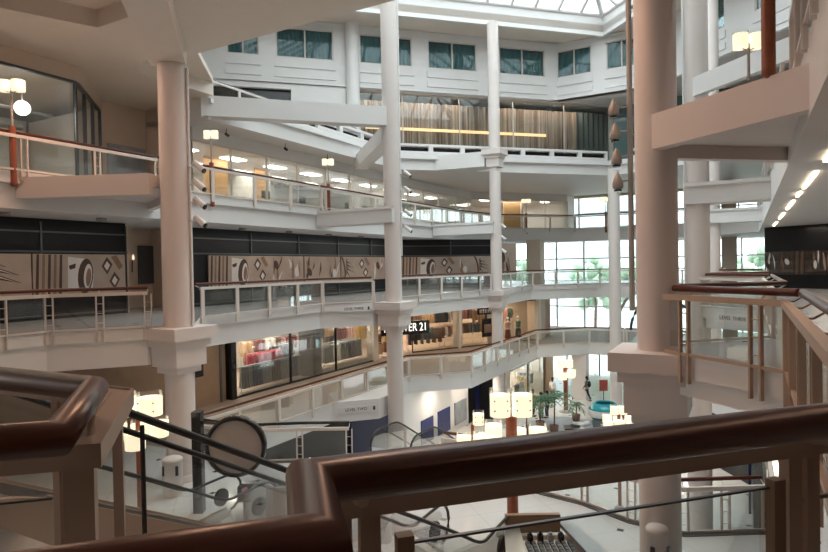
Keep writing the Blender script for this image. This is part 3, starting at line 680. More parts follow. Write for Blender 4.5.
def near_post(r, st, i, s, z0=-.45, dbl=.075, w_=.026, wood=None):
    d = (st[i+1]-st[i]); d.normalize(); ang = math.atan2(d.y, d.x); c = st[i]+d*s; nn = Vector((-d.y, d.x, 0))
    for o in ((-dbl, dbl) if dbl else (0,)):
        pm = MB(); pm.box((c.x+d.x*o, c.y+d.y*o, (z0+.90)/2), (w_, .02, (.90-z0)/2), ang); part(pm, 'post', M['rail_shaded'], r)
    if dbl:
        for zz in (.74, .40, .06):
            pm = MB(); pm.tube([c+d*(dbl+.10)+Vector((0, 0, zz)), c-d*(dbl+.10)+Vector((0, 0, zz))], .008, 8); part(pm, 'rung', M['bronze'], r)
    b = MB(); b.tube([c+Vector((0, 0, .93)), c-nn*.03+Vector((0, 0, .945)), c-nn*.10+Vector((0, 0, .96)), c-nn*.15+Vector((0, 0, 1.02))], .016, 8); part(b, 'bracket', M['rail_shaded'], r)
def glass_between(r, st, i, s0, s1, z0, z1, o=.0, clamp=True):
    d = (st[i+1]-st[i]).normalized(); nn = Vector((-d.y, d.x, 0)); a, b = st[i]+d*s0-nn*o, st[i]+d*s1-nn*o
    g = MB(); q = nn*.012; g.prism([(a.x, a.y), (b.x, b.y), ((b+q).x, (b+q).y), ((a+q).x, (a+q).y)], z0, z1); p_ = part(g, 'glass_panel', M['glass'], r)
    e = MB(); e.prism([(a.x, a.y), (b.x, b.y), ((b+q).x, (b+q).y), ((a+q).x, (a+q).y)], z1, z1+.006); part(e, 'glass_edge', M['dsteel'], r)
    if clamp:
        for c in (a, b):
            k = MB(); k.box((c.x, c.y, (z0+z1+.03)/2), (.022, .018, (z1+.03-z0)/2), math.atan2(d.y, d.x)); part(k, 'glass_clamp', M['brown'], r)
NR = [(.2, -1.19), (.775, -.615), (.99, -.81), (2.35, .53), (2.6, .78)]
r, P, st = near_rail('foreground_railing', NR, 'large dark mahogany handrail on beige steel crossing the foreground to the right', 1, .235, cut=.2)
near_post(r, st, 0, .16, dbl=.037); near_post(r, st, 0, 1.62, dbl=.037)
glass_between(r, st, 0, .285, 1.50, .0, .80, .02)
NLR = [(1.36, -3.5), (1.42, -2.21), (.95, -1.65), (.45, -2.17)]
r2, P2_, _s = near_rail('foreground_railing', NLR, 'angled mahogany handrail over a beige steel frame at the lower left', 1, .30, st_=[(1.71, -3.45), (1.75, -2.52), (1.17, -1.87), (.66, -2.42)])
st2 = _s
near_post(r2, st2, 2, .02, dbl=0, w_=.045); near_post(r2, st2, 0, .5, dbl=.037); near_post(r2, st2, 1, .16, dbl=0, w_=.02)
glass_between(r2, st2, 2, .10, .62, .0, .80, .0, False)
k = MB(); c = W(1.47, -2.0); k.box((c.x, c.y, .34), (.006, .006, .60), -A); part(k, 'glass_clamp', M['blackm'], r2)

# ================================================================== ESCALATORS
def escalator(name, u0, z0, run, drop, va, vb, label, loops=True):
    """handrails at v=va and vb; top newel before u0, descends toward +u"""
    root = empty(name, W(u0, (va+vb)/2, z0), label, 'escalator')
    z1 = z0-drop
    def path(v, h, ext=1.2):
        o = [W(u0-ext, v, z0+h), W(u0-.35, v, z0+h), W(u0, v, z0+h-.06)]
        k = 1; o += [W(u0+run*t, v, z0+h-.06-(drop-.12)*t) for t in (.1, .5, .88)]
        o += [W(u0+run+.05, v, z1+h-.02), W(u0+run+.55, v, z1+h), W(u0+run+ext, v, z1+h)]
        return o
    _raw = path
    def path(v, h, ext=1.2):
        q = _raw(v, h, ext)
        for _ in range(3):
            r_ = [q[0]]
            for a, b in zip(q[:-1], q[1:]): r_ += [a.lerp(b, .25), a.lerp(b, .75)]
            q = r_+[q[-1]]
        return q
    for v in (va, vb):
        o = path(v, .95); mb = MB(); e = o[-1]; b = o[0]
        loop = [W(u0+run+1.2+.42*math.sin(t), v, z1+.53+.42*math.cos(t)) for t in [PI*i/8 for i in range(1, 9)]]
        loop0 = [W(u0-1.2-.42*math.sin(t), v, z0+.53+.42*math.cos(t)) for t in [PI*i/8 for i in range(1, 9)]]
        mb.tube(loop0[::-1]+o+loop, .03, 8); part(mb, 'handrail', M['rubber'], root)
        # glass balustrade
        g = MB(); low = [Vector((p.x, p.y, p.z-.80)) for p in o]; hi = [Vector((p.x, p.y, p.z-.04)) for p in o]
        n = len(o); g.add(low+hi, [(i, i+1, n+i+1, n+i) for i in range(n-1)]); bg_ = part(g, 'balustrade_glass', M['glass'], root)
        for sgn_, cc, zc in ((1, u0+run+1.2, z1+.53), (-1, u0-1.2, z0+.53)):
            c = MB(); rim_ = [W(cc+sgn_*.40*math.sin(t), v, zc+.40*math.cos(t)) for t in [PI*i/10 for i in range(11)]]
            c.add([W(cc, v, zc)]+rim_, [(0, i, i+1) for i in range(1, 11)]); part(c, 'newel_glass', M['glass'], root)
        k = MB(); k.sweep([p-Vector((0, 0, .95)) for p in o], [(-.09, .02), (.09, .02), (.09, .17), (-.09, .17)]); part(k, 'skirt', M['steel'], root)
        if run > 5:
            k = MB(); c = W(u0+run+1.0, v, z1+.5); k.tube([c-Vector((N[0], N[1], 0))*.03, c+Vector((N[0], N[1], 0))*.03], .2, 20); part(k, 'newel_disc', M['rubber'], root)
    # truss cladding
    o = path((va+vb)/2, 0); w_ = abs(vb-va)/2+.1; mb = MB(); mb.sweep(o, [(-w_, -.95), (w_, -.95), (w_, .2), (w_-.06, .2), (w_-.06, -.12), (-w_+.06, -.12), (-w_+.06, .2), (-w_, .2)]); part(mb, 'truss_cladding', M['beige'], root)
    n = int(run/.4); w2 = abs(vb-va)/2-.1; me = None; vm = (va+vb)/2
    for i in range(n):
        u = u0+.2+run*i/n; z = z0-.06-(drop-.1)*(i+.6)/n
        if me is None:
            mb = MB(); mb.uvbox(-.2, .2, -w2, w2, -.2, 0); st_ = mb.build('step', M['dsteel']); me = st_
        else: st_ = me.copy(); COL.objects.link(st_)
        st_.parent = root; st_.location = W(u, vm, z)-root.location
    return root
escalator('escalator', 2.1, 0, 7.3, 4.2, -5.4, -4.0, 'near escalator descending from the camera bridge, its handrails crossing the lower left')
escalator('escalator', 1.5, 0, 7.3, 4.2, -10.6, -9.45, 'farther escalator landing beside the round sign at lower left')
escalator('escalator', 16.0, L2, 7.3, 4.2, -9.5, -8.2, 'escalator going down to the ground floor beside the blue posters')
mb = MB(); mb.upoly([(14.7, -9.8), (15.95, -9.8), (15.95, -6.5), (14.7, -6.5)], L2-.75, L2); struct(mb, 'floor', [M['white']])

# ================================================================== MURALS AND DARK STOREFRONT (level three)
def frame_on(a, b):
    pa, pb = W(*a), W(*b); L = (pb-pa).length; d = (pb-pa)/L; n = Vector((d.y, -d.x, 0)); return pa, d, n, L
def motif(mb, pa, d, n, s0, s1, z0, z1, kind, rr):
    """flat printed shapes on a mural panel; n points to the viewer side"""
    def pt(s, z, o=.012): p = pa+d*s+n*o; return (p.x, p.y, z)
    w_, h = s1-s0, z1-z0
    def poly(ps, m_, o): mb.m = m_; mb.add([pt(s0+x*w_, z0+y*h, o) for x, y in ps], [tuple(range(len(ps)))])
    def ell(cx, cy, rx, ry, m_, o, rot=0, n_=20):
        ps = []
        for i in range(n_):
            a_ = 2*PI*i/n_; x, y = rx*math.cos(a_), ry*math.sin(a_); ps.append((cx+(x*math.cos(rot)-y*math.sin(rot)), cy+(x*math.sin(rot)+y*math.cos(rot))))
        poly([(min(1, max(0, x)), min(1, max(0, y))) for x, y in ps], m_, o)
    if kind == 0:     # spiked bracelet
        ell(.12, .55, .13, .5, 1, .012, .2); ell(.08, .55, .08, .4, 0, .014, .2)
        for i, (x, y, dx, dy) in enumerate(((.34, .85, .35, -.15), (.38, .7, .5, -.2), (.42, .52, .48, -.2), (.36, .42, .28, -.34))):
            poly([(x, y+.10), (x-.03, y-.06), (x+dx, y+dy)], 1, .012); poly([(x+.04, y+.04), (x+.03, y-.0), (x+dx*.9, y+dy*.95)], 3, .015)
        poly([(.3, .85), (.36, .9), (.46, .5), (.34, .2), (.26, .3)], 2, .011)
    elif kind == 1:   # dark vertical bands
        for i in range(5): x = .05+.18*i; poly([(x, 0), (x+.09, 0), (x+.14, 1), (x+.06, 1)], 1 if i % 2 == 0 else 2, .012)
    elif kind == 2:   # pale ring with dark band
        poly([(.02, .1), (.05, .95), (.6, .9), (.9, .5), (.85, .05)], 3, .011); ell(.62, .45, .26, .46, 1, .013, -.15); ell(.7, .45, .14, .32, 3, .015, -.15); ell(.72, .42, .09, .24, 2, .017, -.15)
        poly([(.06, .72), (.3, .78), (.28, .66), (.1, .62)], 1, .014)
    elif kind == 3:   # square links
        for (cx, cy) in ((.35, .7), (.62, .3)):
            poly([(cx-.2, cy), (cx, cy+.25), (cx+.2, cy+.05), (cx, cy-.22)], 1, .012); poly([(cx-.11, cy), (cx, cy+.14), (cx+.11, cy+.03), (cx, cy-.12)], 3, .014)
        poly([(.5, .95), (.7, 1), (.95, .7), (.8, .6)], 2, .012)
    else:             # curved draped shapes and links
        for i in range(5):
            cx, cy = rr.uniform(.12, .88), rr.uniform(.2, .8); L_ = rr.uniform(.25, .6); th = rr.uniform(.03, .08); a0 = rr.uniform(.6, 2.4); cur = rr.uniform(-.3, .3); up_, dn = [], []
            for j in range(9):
                t = j/8-.5; x = cx+math.cos(a0)*L_*t*.6+cur*(t*t-.1); y = cy+math.sin(a0)*L_*1.5*t; wd = th*(1-abs(t)*1.5)
                up_.append((min(1, max(0, x-wd)), min(1, max(0, y)))); dn.append((min(1, max(0, x+wd)), min(1, max(0, y))))
            mm_ = rr.choice((1, 2, 2, 3)); mb.m = mm_
            for j in range(8): mb.add([pt(s0+q[0]*w_, z0+q[1]*h, .012+.001*i) for q in (up_[j], up_[j+1], dn[j+1], dn[j])], [(0, 1, 2, 3)])
        ell(rr.uniform(.25, .75), rr.uniform(.3, .7), .12, .18, rr.choice((1, 3)), .018, rr.uniform(0, 2)); 
def mural(a, b, z0, z1, kinds, label, name='mural_panel', group='jewellery murals across the dark storefront'):
    pa, d, n, L = frame_on(a, b); rr = random.Random(int(a[0]*10)); mb = MB(); k = len(kinds)
    p = [pa, pa+d*L, pa+d*L-n*.05, pa-n*.05]; mb.prism([(q.x, q.y) for q in p], z0, z1)
    for i, kk in enumerate(kinds): motif(mb, pa, d, n, L*i/k, L*(i+.96)/k, z0+.02, z1-.02, kk, rr)
    o = mb.build(name, [M['mbg'], M['mdk'], M['mmid'], M['mlt']], None); pz = Vector((0, 0, 0)); tag(o, label, 'mural', group); return o
ZM0, ZM1 = .78, 2.15
mural((6.5, -19.9), (10.8, -19.9), ZM0, ZM1, [4, 0], 'tan mural of a spiked bracelet at the far left')
mural((10.85, -19.9), (14.1, -19.9), ZM0, ZM1, [1, 2, 3], 'mural of a pale ring with dark band, left of the near column')
mural((18.0, -19.9), (24.2, -19.9), ZM0, ZM1, [1, 2, 3, 4, 4], 'long mural section just right of the near left column')
mural((24.3, -19.9), (27.4, -19.9), ZM0, ZM1, [4, 4], 'strand-patterned mural section in the middle of the dark storefront')
mural((27.5, -19.9), (33.6, -19.9), ZM0, ZM1, [0, 3, 4, 1], 'mural with brown spikes ending at the tall white column')
mural((34.0, -19.8), (38.6, -15.3), ZM0, ZM1, [1, 2, 3, 4, 0], 'mural between the two tall white columns')
mural((39.0, -15.0), (40.0, -14.0), ZM0-.3, 3.0, [4], 'tall grey poster right of the centre column, at the window')
# dark storefront: glass and black fascia
def dark_front(a, b, label_n, z0=0, z1=3.2):
    pa, d, n, L = frame_on(a, b); mb = MB()
    def fq(a0, a1, za, zb, o0, o1, x):
        p = [pa+d*a0+n*o0, pa+d*a1+n*o0, pa+d*a1+n*o1, pa+d*a0+n*o1]; x.prism([(i.x, i.y) for i in p], za, zb)
    fq(0, L, z0, z1+.1, -.3, -.08, mb); mb.m = 1
    k = max(1, round(L/3.4))
    for i in range(k+1): s = L*i/k; fq(max(0, s-.03), min(L, s+.03), z0, z1, -.08, -.02, mb)
    fq(0, L, z1-.35, z1-.3, -.08, -.03, mb); fq(0, L, .1, .16, -.08, -.02, mb); fq(0, L, 2.2, 2.26, -.08, .02, mb)
    struct(mb, 'wall_left', [M['blackf'], M['dsteel']])
dark_front((2, -19.9), (14.2, -19.9), ''); dark_front((17.2, -19.9), (34, -19.9), ''); dark_front((34, -19.9), (39.2, -14.9), '')
# beige return wall and sconce in the recess
mb = MB(); mb.tube([W(16.0, -22.15, 1.5), W(16.0, -22.1, 2.0)], .02, 6); o = part(mb, 'sconce_arm', M['black'], (sconce := empty('wall_sconce', W(16.0, -22.15, 1.5), 'small candle-like wall light in the beige recess left of the near column', 'lamp')))
mb = MB(); c = W(16, -22.05, 2.0); mb.lathe(c, [(.03, 0), (.05, .1), (.02, .22)], 10); part(mb, 'flame_bulb', M['lamp'], sconce)
mb = MB(); mb.uvbox(16.3, 17.0, -22.18, -22.1, 1.0, 2.6); o = mb.build('wall_mirror', M['dsteel']); tag(o, 'grey framed mirror in the beige recess left of the near column', 'mirror')
# right hand mural wall
RA = XY2uv(22.5, 27.0); RB = XY2uv(19.3, 33.0)
RA, RB = (RA[0], RA[1]), (RB[0], RB[1])
def rw(name, a, b):
    pa, d, n, L = frame_on(b, a); mb = MB(); p = [pa, pa+d*L, pa+d*L-n*.3, pa-n*.3]; mb.prism([(q.x, q.y) for q in p], 0, 3.3); struct(mb, name, M['blackf']); return pa, d, n, L
rw('wall_right', RA, RB)
mural(RB, (RB[0]*.45+RA[0]*.55, RB[1]*.45+RA[1]*.55), .72, 1.98, [4, 4, 1, 4, 0], 'jewellery mural on the black wall at the right edge', 'mural_panel')
for (a, b, l) in (((11.8, 1.25), (13.0, 1.25), 'nearest'), ((14.5, 1.25), (17.6, 1.25), 'second'), ((18.6, 1.25), (19.8, 1.25), 'third'), ((21.2, 1.25), (24.6, 1.25), 'fourth'), ((26.5, 1.25), (30, 1.25), 'fifth'), ((32.5, 1.25), (36, 1.25), 'farthest')):
    mb = MB(); mb.uvbox(a[0], b[0], a[1]-.035, a[1]+.035, 3.25, 3.31); o = mb.build('strip_light', M['strip']); tag(o, l+' warm strip light in the line along the right gallery ceiling', 'light', 'strip lights in the right gallery ceiling')
for i, (u, v) in enumerate(((17, 3), (19.5, 3.2), (22, 3.2), (24.5, 3.2), (27, 3.2), (30, 3.2))):
    mb = MB(); c = W(u, v, 3.27); mb.lathe(c, [(.13, 0), (.13, .04)], 14); o = mb.build('ceiling_downlight', M['panel']); tag(o, 'small round downlight in the right gallery ceiling', 'light', 'round downlights of the right gallery ceiling')
light('gallery_light', 'AREA', W(20, 3.0, 3.15), 90, WARMW, 1, 12, (0, 0, -A)); light('gallery_light', 'AREA', W(32, 3.0, 3.15), 90, WARMW, 1, 10, (0, 0, -A))
# floor-level mural storefront fill from gallery downlights
for i, (u, v) in enumerate(((9.4, -18.6), (12.3, -18.5), (18.9, -18.8), (21.9, -18.8), (25.2, -19.0), (28.2, -19.0), (31.3, -19.2))):
    mb = MB(); c = W(u, v, 3.2); mb.lathe(c, [(.11, .1), (.16, .1), (.16, .0), (.11, .0)], 16, False); mb.lathe(c, [(.11, .04), (.0, .03)], 16, False)
    o = mb.build('recessed_downlight', M['bronze']); tag(o, 'round bronze downlight in the soffit above the mural storefront', 'light', 'downlights above the mural storefront')
for (u0, u1, p) in ((6, 14, 45), (18, 26, 75), (27, 34, 70)):
    light('gallery_light', 'AREA', W((u0+u1)/2, -18.2, 3.1), p, WARMW, .6, u1-u0, (0, 0, -A))

# ================================================================== OFFICES (level four)
def office_front(a, b, nm, step=2.3):
    facade((a, b), L4, 6.95, step, M['shopglass'], M['rail'], nm, .06)
office_front((17.2, -20), (40, -20), 'window_30'); office_front((40, -20), (45, -19.5), 'window_31'); office_front((45, -19.5), (52, -13.5), 'window_32')
mb = MB(); mb.uvbox(17.2, 46, -27.3, -27, L4, 7.5); mb.upoly([(45, -27), (57, -17), (57.3, -17.2), (45.3, -27.3)], L4, 7.5)
mb.upoly([(52, -13.5), (53.5, -13.3), (53.5, -20), (53.2, -20), (53.2, -13.8), (52, -13.9)], L4, 7.5); struct(mb, 'wall_left', M['offwall'])
mb = MB(); mb.uvbox(17.2, 17.35, -27, -20, L4, 7.5); mb.uvbox(25.2, 25.3, -27, -23, L4, 7.1); mb.uvbox(36, 36.1, -27, -21, L4, 7.1); struct(mb, 'wall_left', M['offwall'])
mb = MB(); mb.upoly([(17.2, -20.3), (40, -20.3), (45, -19.8), (53, -13.6), (57, -17), (46, -27), (17.2, -27)], 6.98, 7.1); struct(mb, 'ceiling', M['white'])
for i, (u, v, w_) in enumerate(((20.2, -22.5, 1.5), (24.0, -22.9, 1.0))):
    mb = MB(); mb.uvbox(u, u+w_, v-.06, v, L4, 6.95); o = mb.build('wood_partition', M['orange']); tag(o, ['orange wood partition in the office at left', 'orange wood panel in the office behind the third lamp'][i], 'partition')
mb = MB(); a, b = (47.6, -17.7), (48.9, -16.5); pa, d, n, L = frame_on(a, b); p = [pa, pa+d*L, pa+d*L-n*.1, pa-n*.1]; mb.prism([(q.x, q.y) for q in p], L4, 6.95); o = mb.build('wood_partition', M['orange']); tag(o, 'tall orange wood panel between office glass, right of the centre column', 'partition')
k = 0
for u in (18.6, 21.6, 24.6, 27.6, 30.6, 33.6, 36.6, 39.6, 42.6):
    for v in (-22.0, -24.6):
        mb = MB(); vv = v; mb.uvbox(u-.6, u+.6, vv-.3, vv+.3, 6.93, 6.97); o = mb.build('ceiling_panel_light', M['panel']); tag(o, 'bright rectangular ceiling light panel inside the glazed offices', 'light', 'ceiling panel lights in the offices')
for (u, v) in ((47, -19.2), (49.5, -17.2), (51.6, -15.4)):
    mb = MB(); mb.uvbox(u-.5, u+.5, v-.25, v+.25, 6.93, 6.97); o = mb.build('ceiling_panel_light', M['panel']); tag(o, 'bright rectangular ceiling light panel inside the glazed offices', 'light', 'ceiling panel lights in the offices')
light('office_light', 'AREA', W(24, -23, 6.85), 380, NEUT, 5, 12, (0, 0, -A)); light('office_light', 'AREA', W(37, -23, 6.85), 420, NEUT, 5, 12, (0, 0, -A)); light('office_light', 'AREA', W(49, -17.6, 6.8), 220, NEUT, 3, 5, (0, 0, -A))
def desk_mesh():
    r = empty('office_desk', (0, 0, 0), 'white office desk with dark monitor', 'desk')
    mb = MB(); mb.box((0, 0, .73), (.8, .4, .02)); part(mb, 'desk_top', M['white'], r)
    for x in (-.74, .74):
        for y in (-.34, .34):
            mb = MB(); mb.box((x, y, .355), (.025, .025, .355)); part(mb, 'leg', M['dsteel'], r)
    mb = MB(); mb.box((0, .1, 1.08), (.3, .015, .19)); mb.box((0, .12, .82), (.03, .02, .08)); mb.box((0, .12, .755), (.12, .08, .006)); part(mb, 'monitor', M['black'], r)
    return r
dk = desk_mesh(); kids = [o for o in bpy.data.objects if o.parent == dk]
spots = [(23.5, -21.6), (26.4, -21.6), (28.6, -21.6), (30.8, -21.6), (33.0, -21.8), (38.5, -21.8)]
for i, (u, v) in enumerate(spots):
    lb = ['desk with dark monitor behind the office glass, nearest to the second lamp', 'second office desk with dark monitor behind the glass', 'third office desk with dark monitor behind the glass', 'office desk with dark monitor just left of the third lamp', 'office desk with dark monitor just right of the third lamp', 'office desk with dark monitor right of the tall white column'][i]
    if i == 0: dk.location = W(u, v, L4); dk.rotation_euler = (0, 0, -A+PI/2); dk['label'] = lb; dk['group'] = 'desks in the glazed offices'
    else: copy_thing(dk, kids, W(u, v, L4), -A+PI/2, lb, 'desks in the glazed offices')
# near left shop with globe pendants
def shop_room(poly, z0, z1, wm, fm): pass
facade(((2.0, -19.5), (12.15, -19.5)), L4, 7.9, 3.3, M['shopglass'], M['dsteel'], 'window_33', .07)
facade(((12.15, -19.5), (14.8, -22.2)), L4, 7.9, 1.25, M['shopglass'], M['dsteel'], 'window_34', .06)
mb = MB(); mb.uvbox(0, 14.5, -27, -26.8, L4, 8); mb.uvbox(14.7, 14.9, -27, -22.6, L4, 8); mb.uvbox(9.2, 9.3, -26.8, -23.5, L4, 6.9); struct(mb, 'wall_left', M['offwall'])
light('shop_light', 'AREA', W(8, -23.5, 7.7), 170, WARMW, 3, 8, (0, 0, -A))
for i, (u, v, z) in enumerate(((11.2, -20.9, 7.0), (10.4, -22.6, 6.9))):
    r = empty('globe_pendant', W(u, v, z), ['round globe pendant lamp behind the shop glass, upper left', 'globe pendant lamp cut by the left edge of the photo'][i], 'lamp', 'globe pendants in the upper left shop')
    mb = MB(); c = W(u, v, z); mb.ball(c, .24, 20); part(mb, 'globe', M['globe'], r); mb = MB(); mb.tube([c+Vector((0, 0, .24)), c+Vector((0, 0, 1.1))], .015, 6); part(mb, 'stem', M['white'], r)
mb = MB(); mb.tube([W(3, -22, 7.2), W(12.8, -22, 7.2)], .07, 10); mb.tube([W(3, -24, 7.1), W(12.8, -24, 7.1)], .16, 10); o = mb.build('ceiling_pipe', M['steel']); tag(o, 'grey pipes under the ceiling of the upper left shop', 'pipe')
mb = MB(); mb.uvbox(14.92, 15.0, -22.38, -20.9, L4, 7.9) if 0 else mb.uvbox(15.2, 16.9, -22.38, -22.3, L4+.9, 6.7); o = mb.build('wall_panel', M['stone']); tag(o, 'large grey panel on the recessed wall above the upper left railing', 'panel')
mb = MB(); mb.uvbox(16.2, 16.9, -22.29, -22.24, L4+.2, L4+1.3); o = mb.build('notice_board', M['dsteel']); tag(o, 'dark framed notice board beside the near left column on the upper level', 'board')

# ================================================================== LAMPS ON THE RAILINGS
def shade(mb_frost, mb_glass, c, r, h):
    mb_frost.lathe(c, [(r*.93, 0), (r*.95, h*.78)], 20); mb_glass.lathe(c, [(r, -.02), (r, h)], 20, False)
def rail_lamp(u, v, z, hpole, label, n=2, r=.22, h=.36, newel=True, group='glowing cylinder lamps on the railings'):
    root = empty('rail_lamp', W(u, v, z), label, 'lamp', group); c = W(u, v, z)
    if newel:
        mb = MB(); mb.tube([c+Vector((0, 0, -.35)), c+Vector((0, 0, 1.2))], .085, 16); mb.lathe(c+Vector((0, 0, -.42)), [(.04, 0), (.09, .04), (.09, .08)], 16); part(mb, 'newel', M['woodl'], root)
    mb = MB(); mb.tube([c+Vector((0, 0, 1.2)), c+Vector((0, 0, hpole+.1))], .03, 8); part(mb, 'pole', M['bronze'], root)
    for k in range(n):
        a = (2*PI*k/n) if n > 1 else 0; q = c+Vector((math.cos(a)*r*1.05, math.sin(a)*r*1.05, hpole)) if n > 1 else c+Vector((0, 0, hpole))
        f, g = MB(), MB(); shade(f, g, q, r, h); fo = part(f, 'lamp_shade', M['lamp'], root); gg = part(g, 'glass_rim', M['shopglass'], fo)
        mb = MB(); mb.tube([q+Vector((0, 0, .02)), c+Vector((0, 0, hpole-.05))], .012, 6); part(mb, 'arm', M['bronze'], root)
    return root
rail_lamp(9.0, -17.3, L4, 2.15, 'lamp with two glowing shades on the upper left railing', 2, .18, .36)
rail_lamp(15.9, -17.3, L4, 2.1, 'glowing lamp on wooden newel just right of the near left column', 2, .135, .36)
rail_lamp(23.0, -17.3, L4, 2.1, 'glowing lamp on wooden newel midway along the office railing', 2, .14, .36)
rail_lamp(45.0, -14.9, L4, 2.0, 'small glowing lamp at the centre column in front of the offices', 2, .18)
rail_lamp(48.0, -9.5, L4, 2.0, 'farthest small glowing lamp in front of the tall windows', 2, .25)
rail_lamp(13.9, .07, 3.93, 1.85, 'single square-looking lamp at the upper right beside the wooden newel', 2, .15, .36, newel=False)
mb = MB(); c = W(9.3, .28, 0); mb.tube([c+Vector((0, 0, 4.05)), c+Vector((0, 0, 5.5))], .085, 20); mb.lathe(c+Vector((0, 0, 3.93)), [(.03, 0), (.085, .05), (.088, .12)], 20); o = mb.build('wooden_newel', M['woodl']); tag(o, 'thick round reddish wooden newel hanging at the top right corner', 'newel')

def candelabra(u, v, z, H, label, up_r, up_h, ring, pole_r=.1, nring=6, low_dz=.62, ring_r=.55, nup=2):
    root = empty('cluster_lamp', W(u, v, z), label, 'lamp', 'standing cluster lamps'); c = W(u, v, z)
    mb = MB(); mb.tube([c, c+Vector((0, 0, H))], pole_r, 16); part(mb, 'pole', M['woodl'], root)
    mb = MB(); mb.lathe(c, [(pole_r*3, 0), (pole_r*3, .06), (pole_r*1.5, .16)], 20); part(mb, 'base', M['bronze'], root)
    for k in range(nup):
        a = 2*PI*k/nup; q = c+Vector((math.cos(a)*up_r*1.03, math.sin(a)*up_r*1.03, H)); f, g = MB(), MB(); shade(f, g, q, up_r, up_h)
        fo = part(f, 'lamp_shade', M['lamp'], root); part(g, 'glass_rim', M['shopglass'], fo)
        for s_ in (-.6, .6):
            for z_ in (.25, .6): st = MB(); st.ball(q+Vector((s_*up_r, -up_r*.82, up_h*z_)), .02, 6); part(st, 'stud', M['black'], fo)
    for k in range(nring):
        a = 2*PI*k/nring+.3; q = c+Vector((math.cos(a)*ring_r, math.sin(a)*ring_r, H-low_dz-(.12 if k % 2 else 0))); f, g = MB(), MB(); shade(f, g, q, ring, ring*1.9)
        fo = part(f, 'lamp_shade', M['lamp'], root); part(g, 'glass_rim', M['shopglass'], fo)
        mb = MB(); mb.tube([q, c+Vector((0, 0, H-low_dz))], .015, 6); part(mb, 'arm', M['bronze'], root)
    return root
def at(px, y): # plan position from a sight line and a distance
    return XY2uv((px-414)/600*y, y)
u, v = at(509, 12.6); candelabra(u, v, L2, 2.54, 'largest cluster lamp rising behind the foreground handrail at centre', .225, .58, .20, .12, 7, .62, .62)
u, v = at(134, 13.0); candelabra(u, v, L2, 2.60, 'cluster lamp above the lower left handrail corner', .27, .50, .22, .05, 4, .50, .42)
u, v = at(617, 24); candelabra(u, v, G, 3.85, 'small cluster lamp left of the big column base, near the aqua bowl', .17, .38, .19, .07, 6, .42, .5)
u, v = at(564, 40); candelabra(u, v, G, 3.0, 'cluster lamp on a tall reddish pole among the palms', .26, .6, .28, .15, 5, .62, .48)
u, v = at(470, 15.4); candelabra(u, v, L2, 1.62, 'low group of glowing shades left of the largest cluster lamp', .15, .36, .14, .04, 4, .46, .30, 1)

# ================================================================== SPOTLIGHTS ON COLUMNS
def spot(p, dirx, label, group):
    r = empty('spotlight', p, label, 'spotlight', group); d = Vector(dirx).normalized()
    mb = MB(); mb.tube([p, p+d*.22], .02, 6); part(mb, 'bracket', M['white'], r)
    mb = MB(); q = p+d*.26; mb.tube([q-Vector((0, 0, -.09))-d*.06, q+d*.22-Vector((0, 0, .14))], .085, 14); part(mb, 'head', M['white'], r)
    mb = MB(); e = q+d*.225-Vector((0, 0, .145)); mb.tube([e-d*.01, e+d*.03-Vector((0, 0, .02))], .07, 14); part(mb, 'lens', M['black'], r)
cc = W(11.2, VL)
for i, z in enumerate((4.35, 3.85, 3.38, 2.88)): spot(Vector((cc.x+.38, cc.y-.1, z)), (1, -.2, 0), ['topmost', 'second from the top', 'third from the top', 'lowest'][i]+' white spotlight on the near left column', 'white spotlights on columns')
cc = W(22.6, VL)
for i, z in enumerate((5.6, 4.9, 3.9, 3.2)): spot(Vector((cc.x+.38, cc.y-.1, z)), (1, -.2, 0), ['topmost', 'second from the top', 'third from the top', 'lowest'][i]+' small white spotlight on the tall column left of centre', 'white spotlights on columns')
cc = W(34.4, VL)
for i, z in enumerate((3.9, 3.2, 2.4)): spot(Vector((cc.x+.36, cc.y-.1, z)), (1, -.2, 0), ['upper', 'middle', 'lower'][i]+' tiny white spotlight on the centre column', 'white spotlights on columns')
# conduit pipes beside the columns
for (u, v, x, z0, z1, l) in ((11.2, VL, .42, 0, 7, 'thin pipe with brackets on the right side of the near left column'), (22.6, VL, .42, 2, 15, 'thin white pipe on the right side of the tall column left of centre'), (34.4, VL, .38, -3, 8, 'thin white pipe on the right side of the centre column'), (22.6, VR, -.45, 0, 15, 'thin pipe on the left side of the white column behind the near right one')):
    c = W(u, v); mb = MB(); mb.tube([(c.x+x, c.y-.05, z0), (c.x+x, c.y-.05, z1)], .04, 8)
    o = mb.build('conduit_pipe', M['white']); tag(o, l, 'pipe')
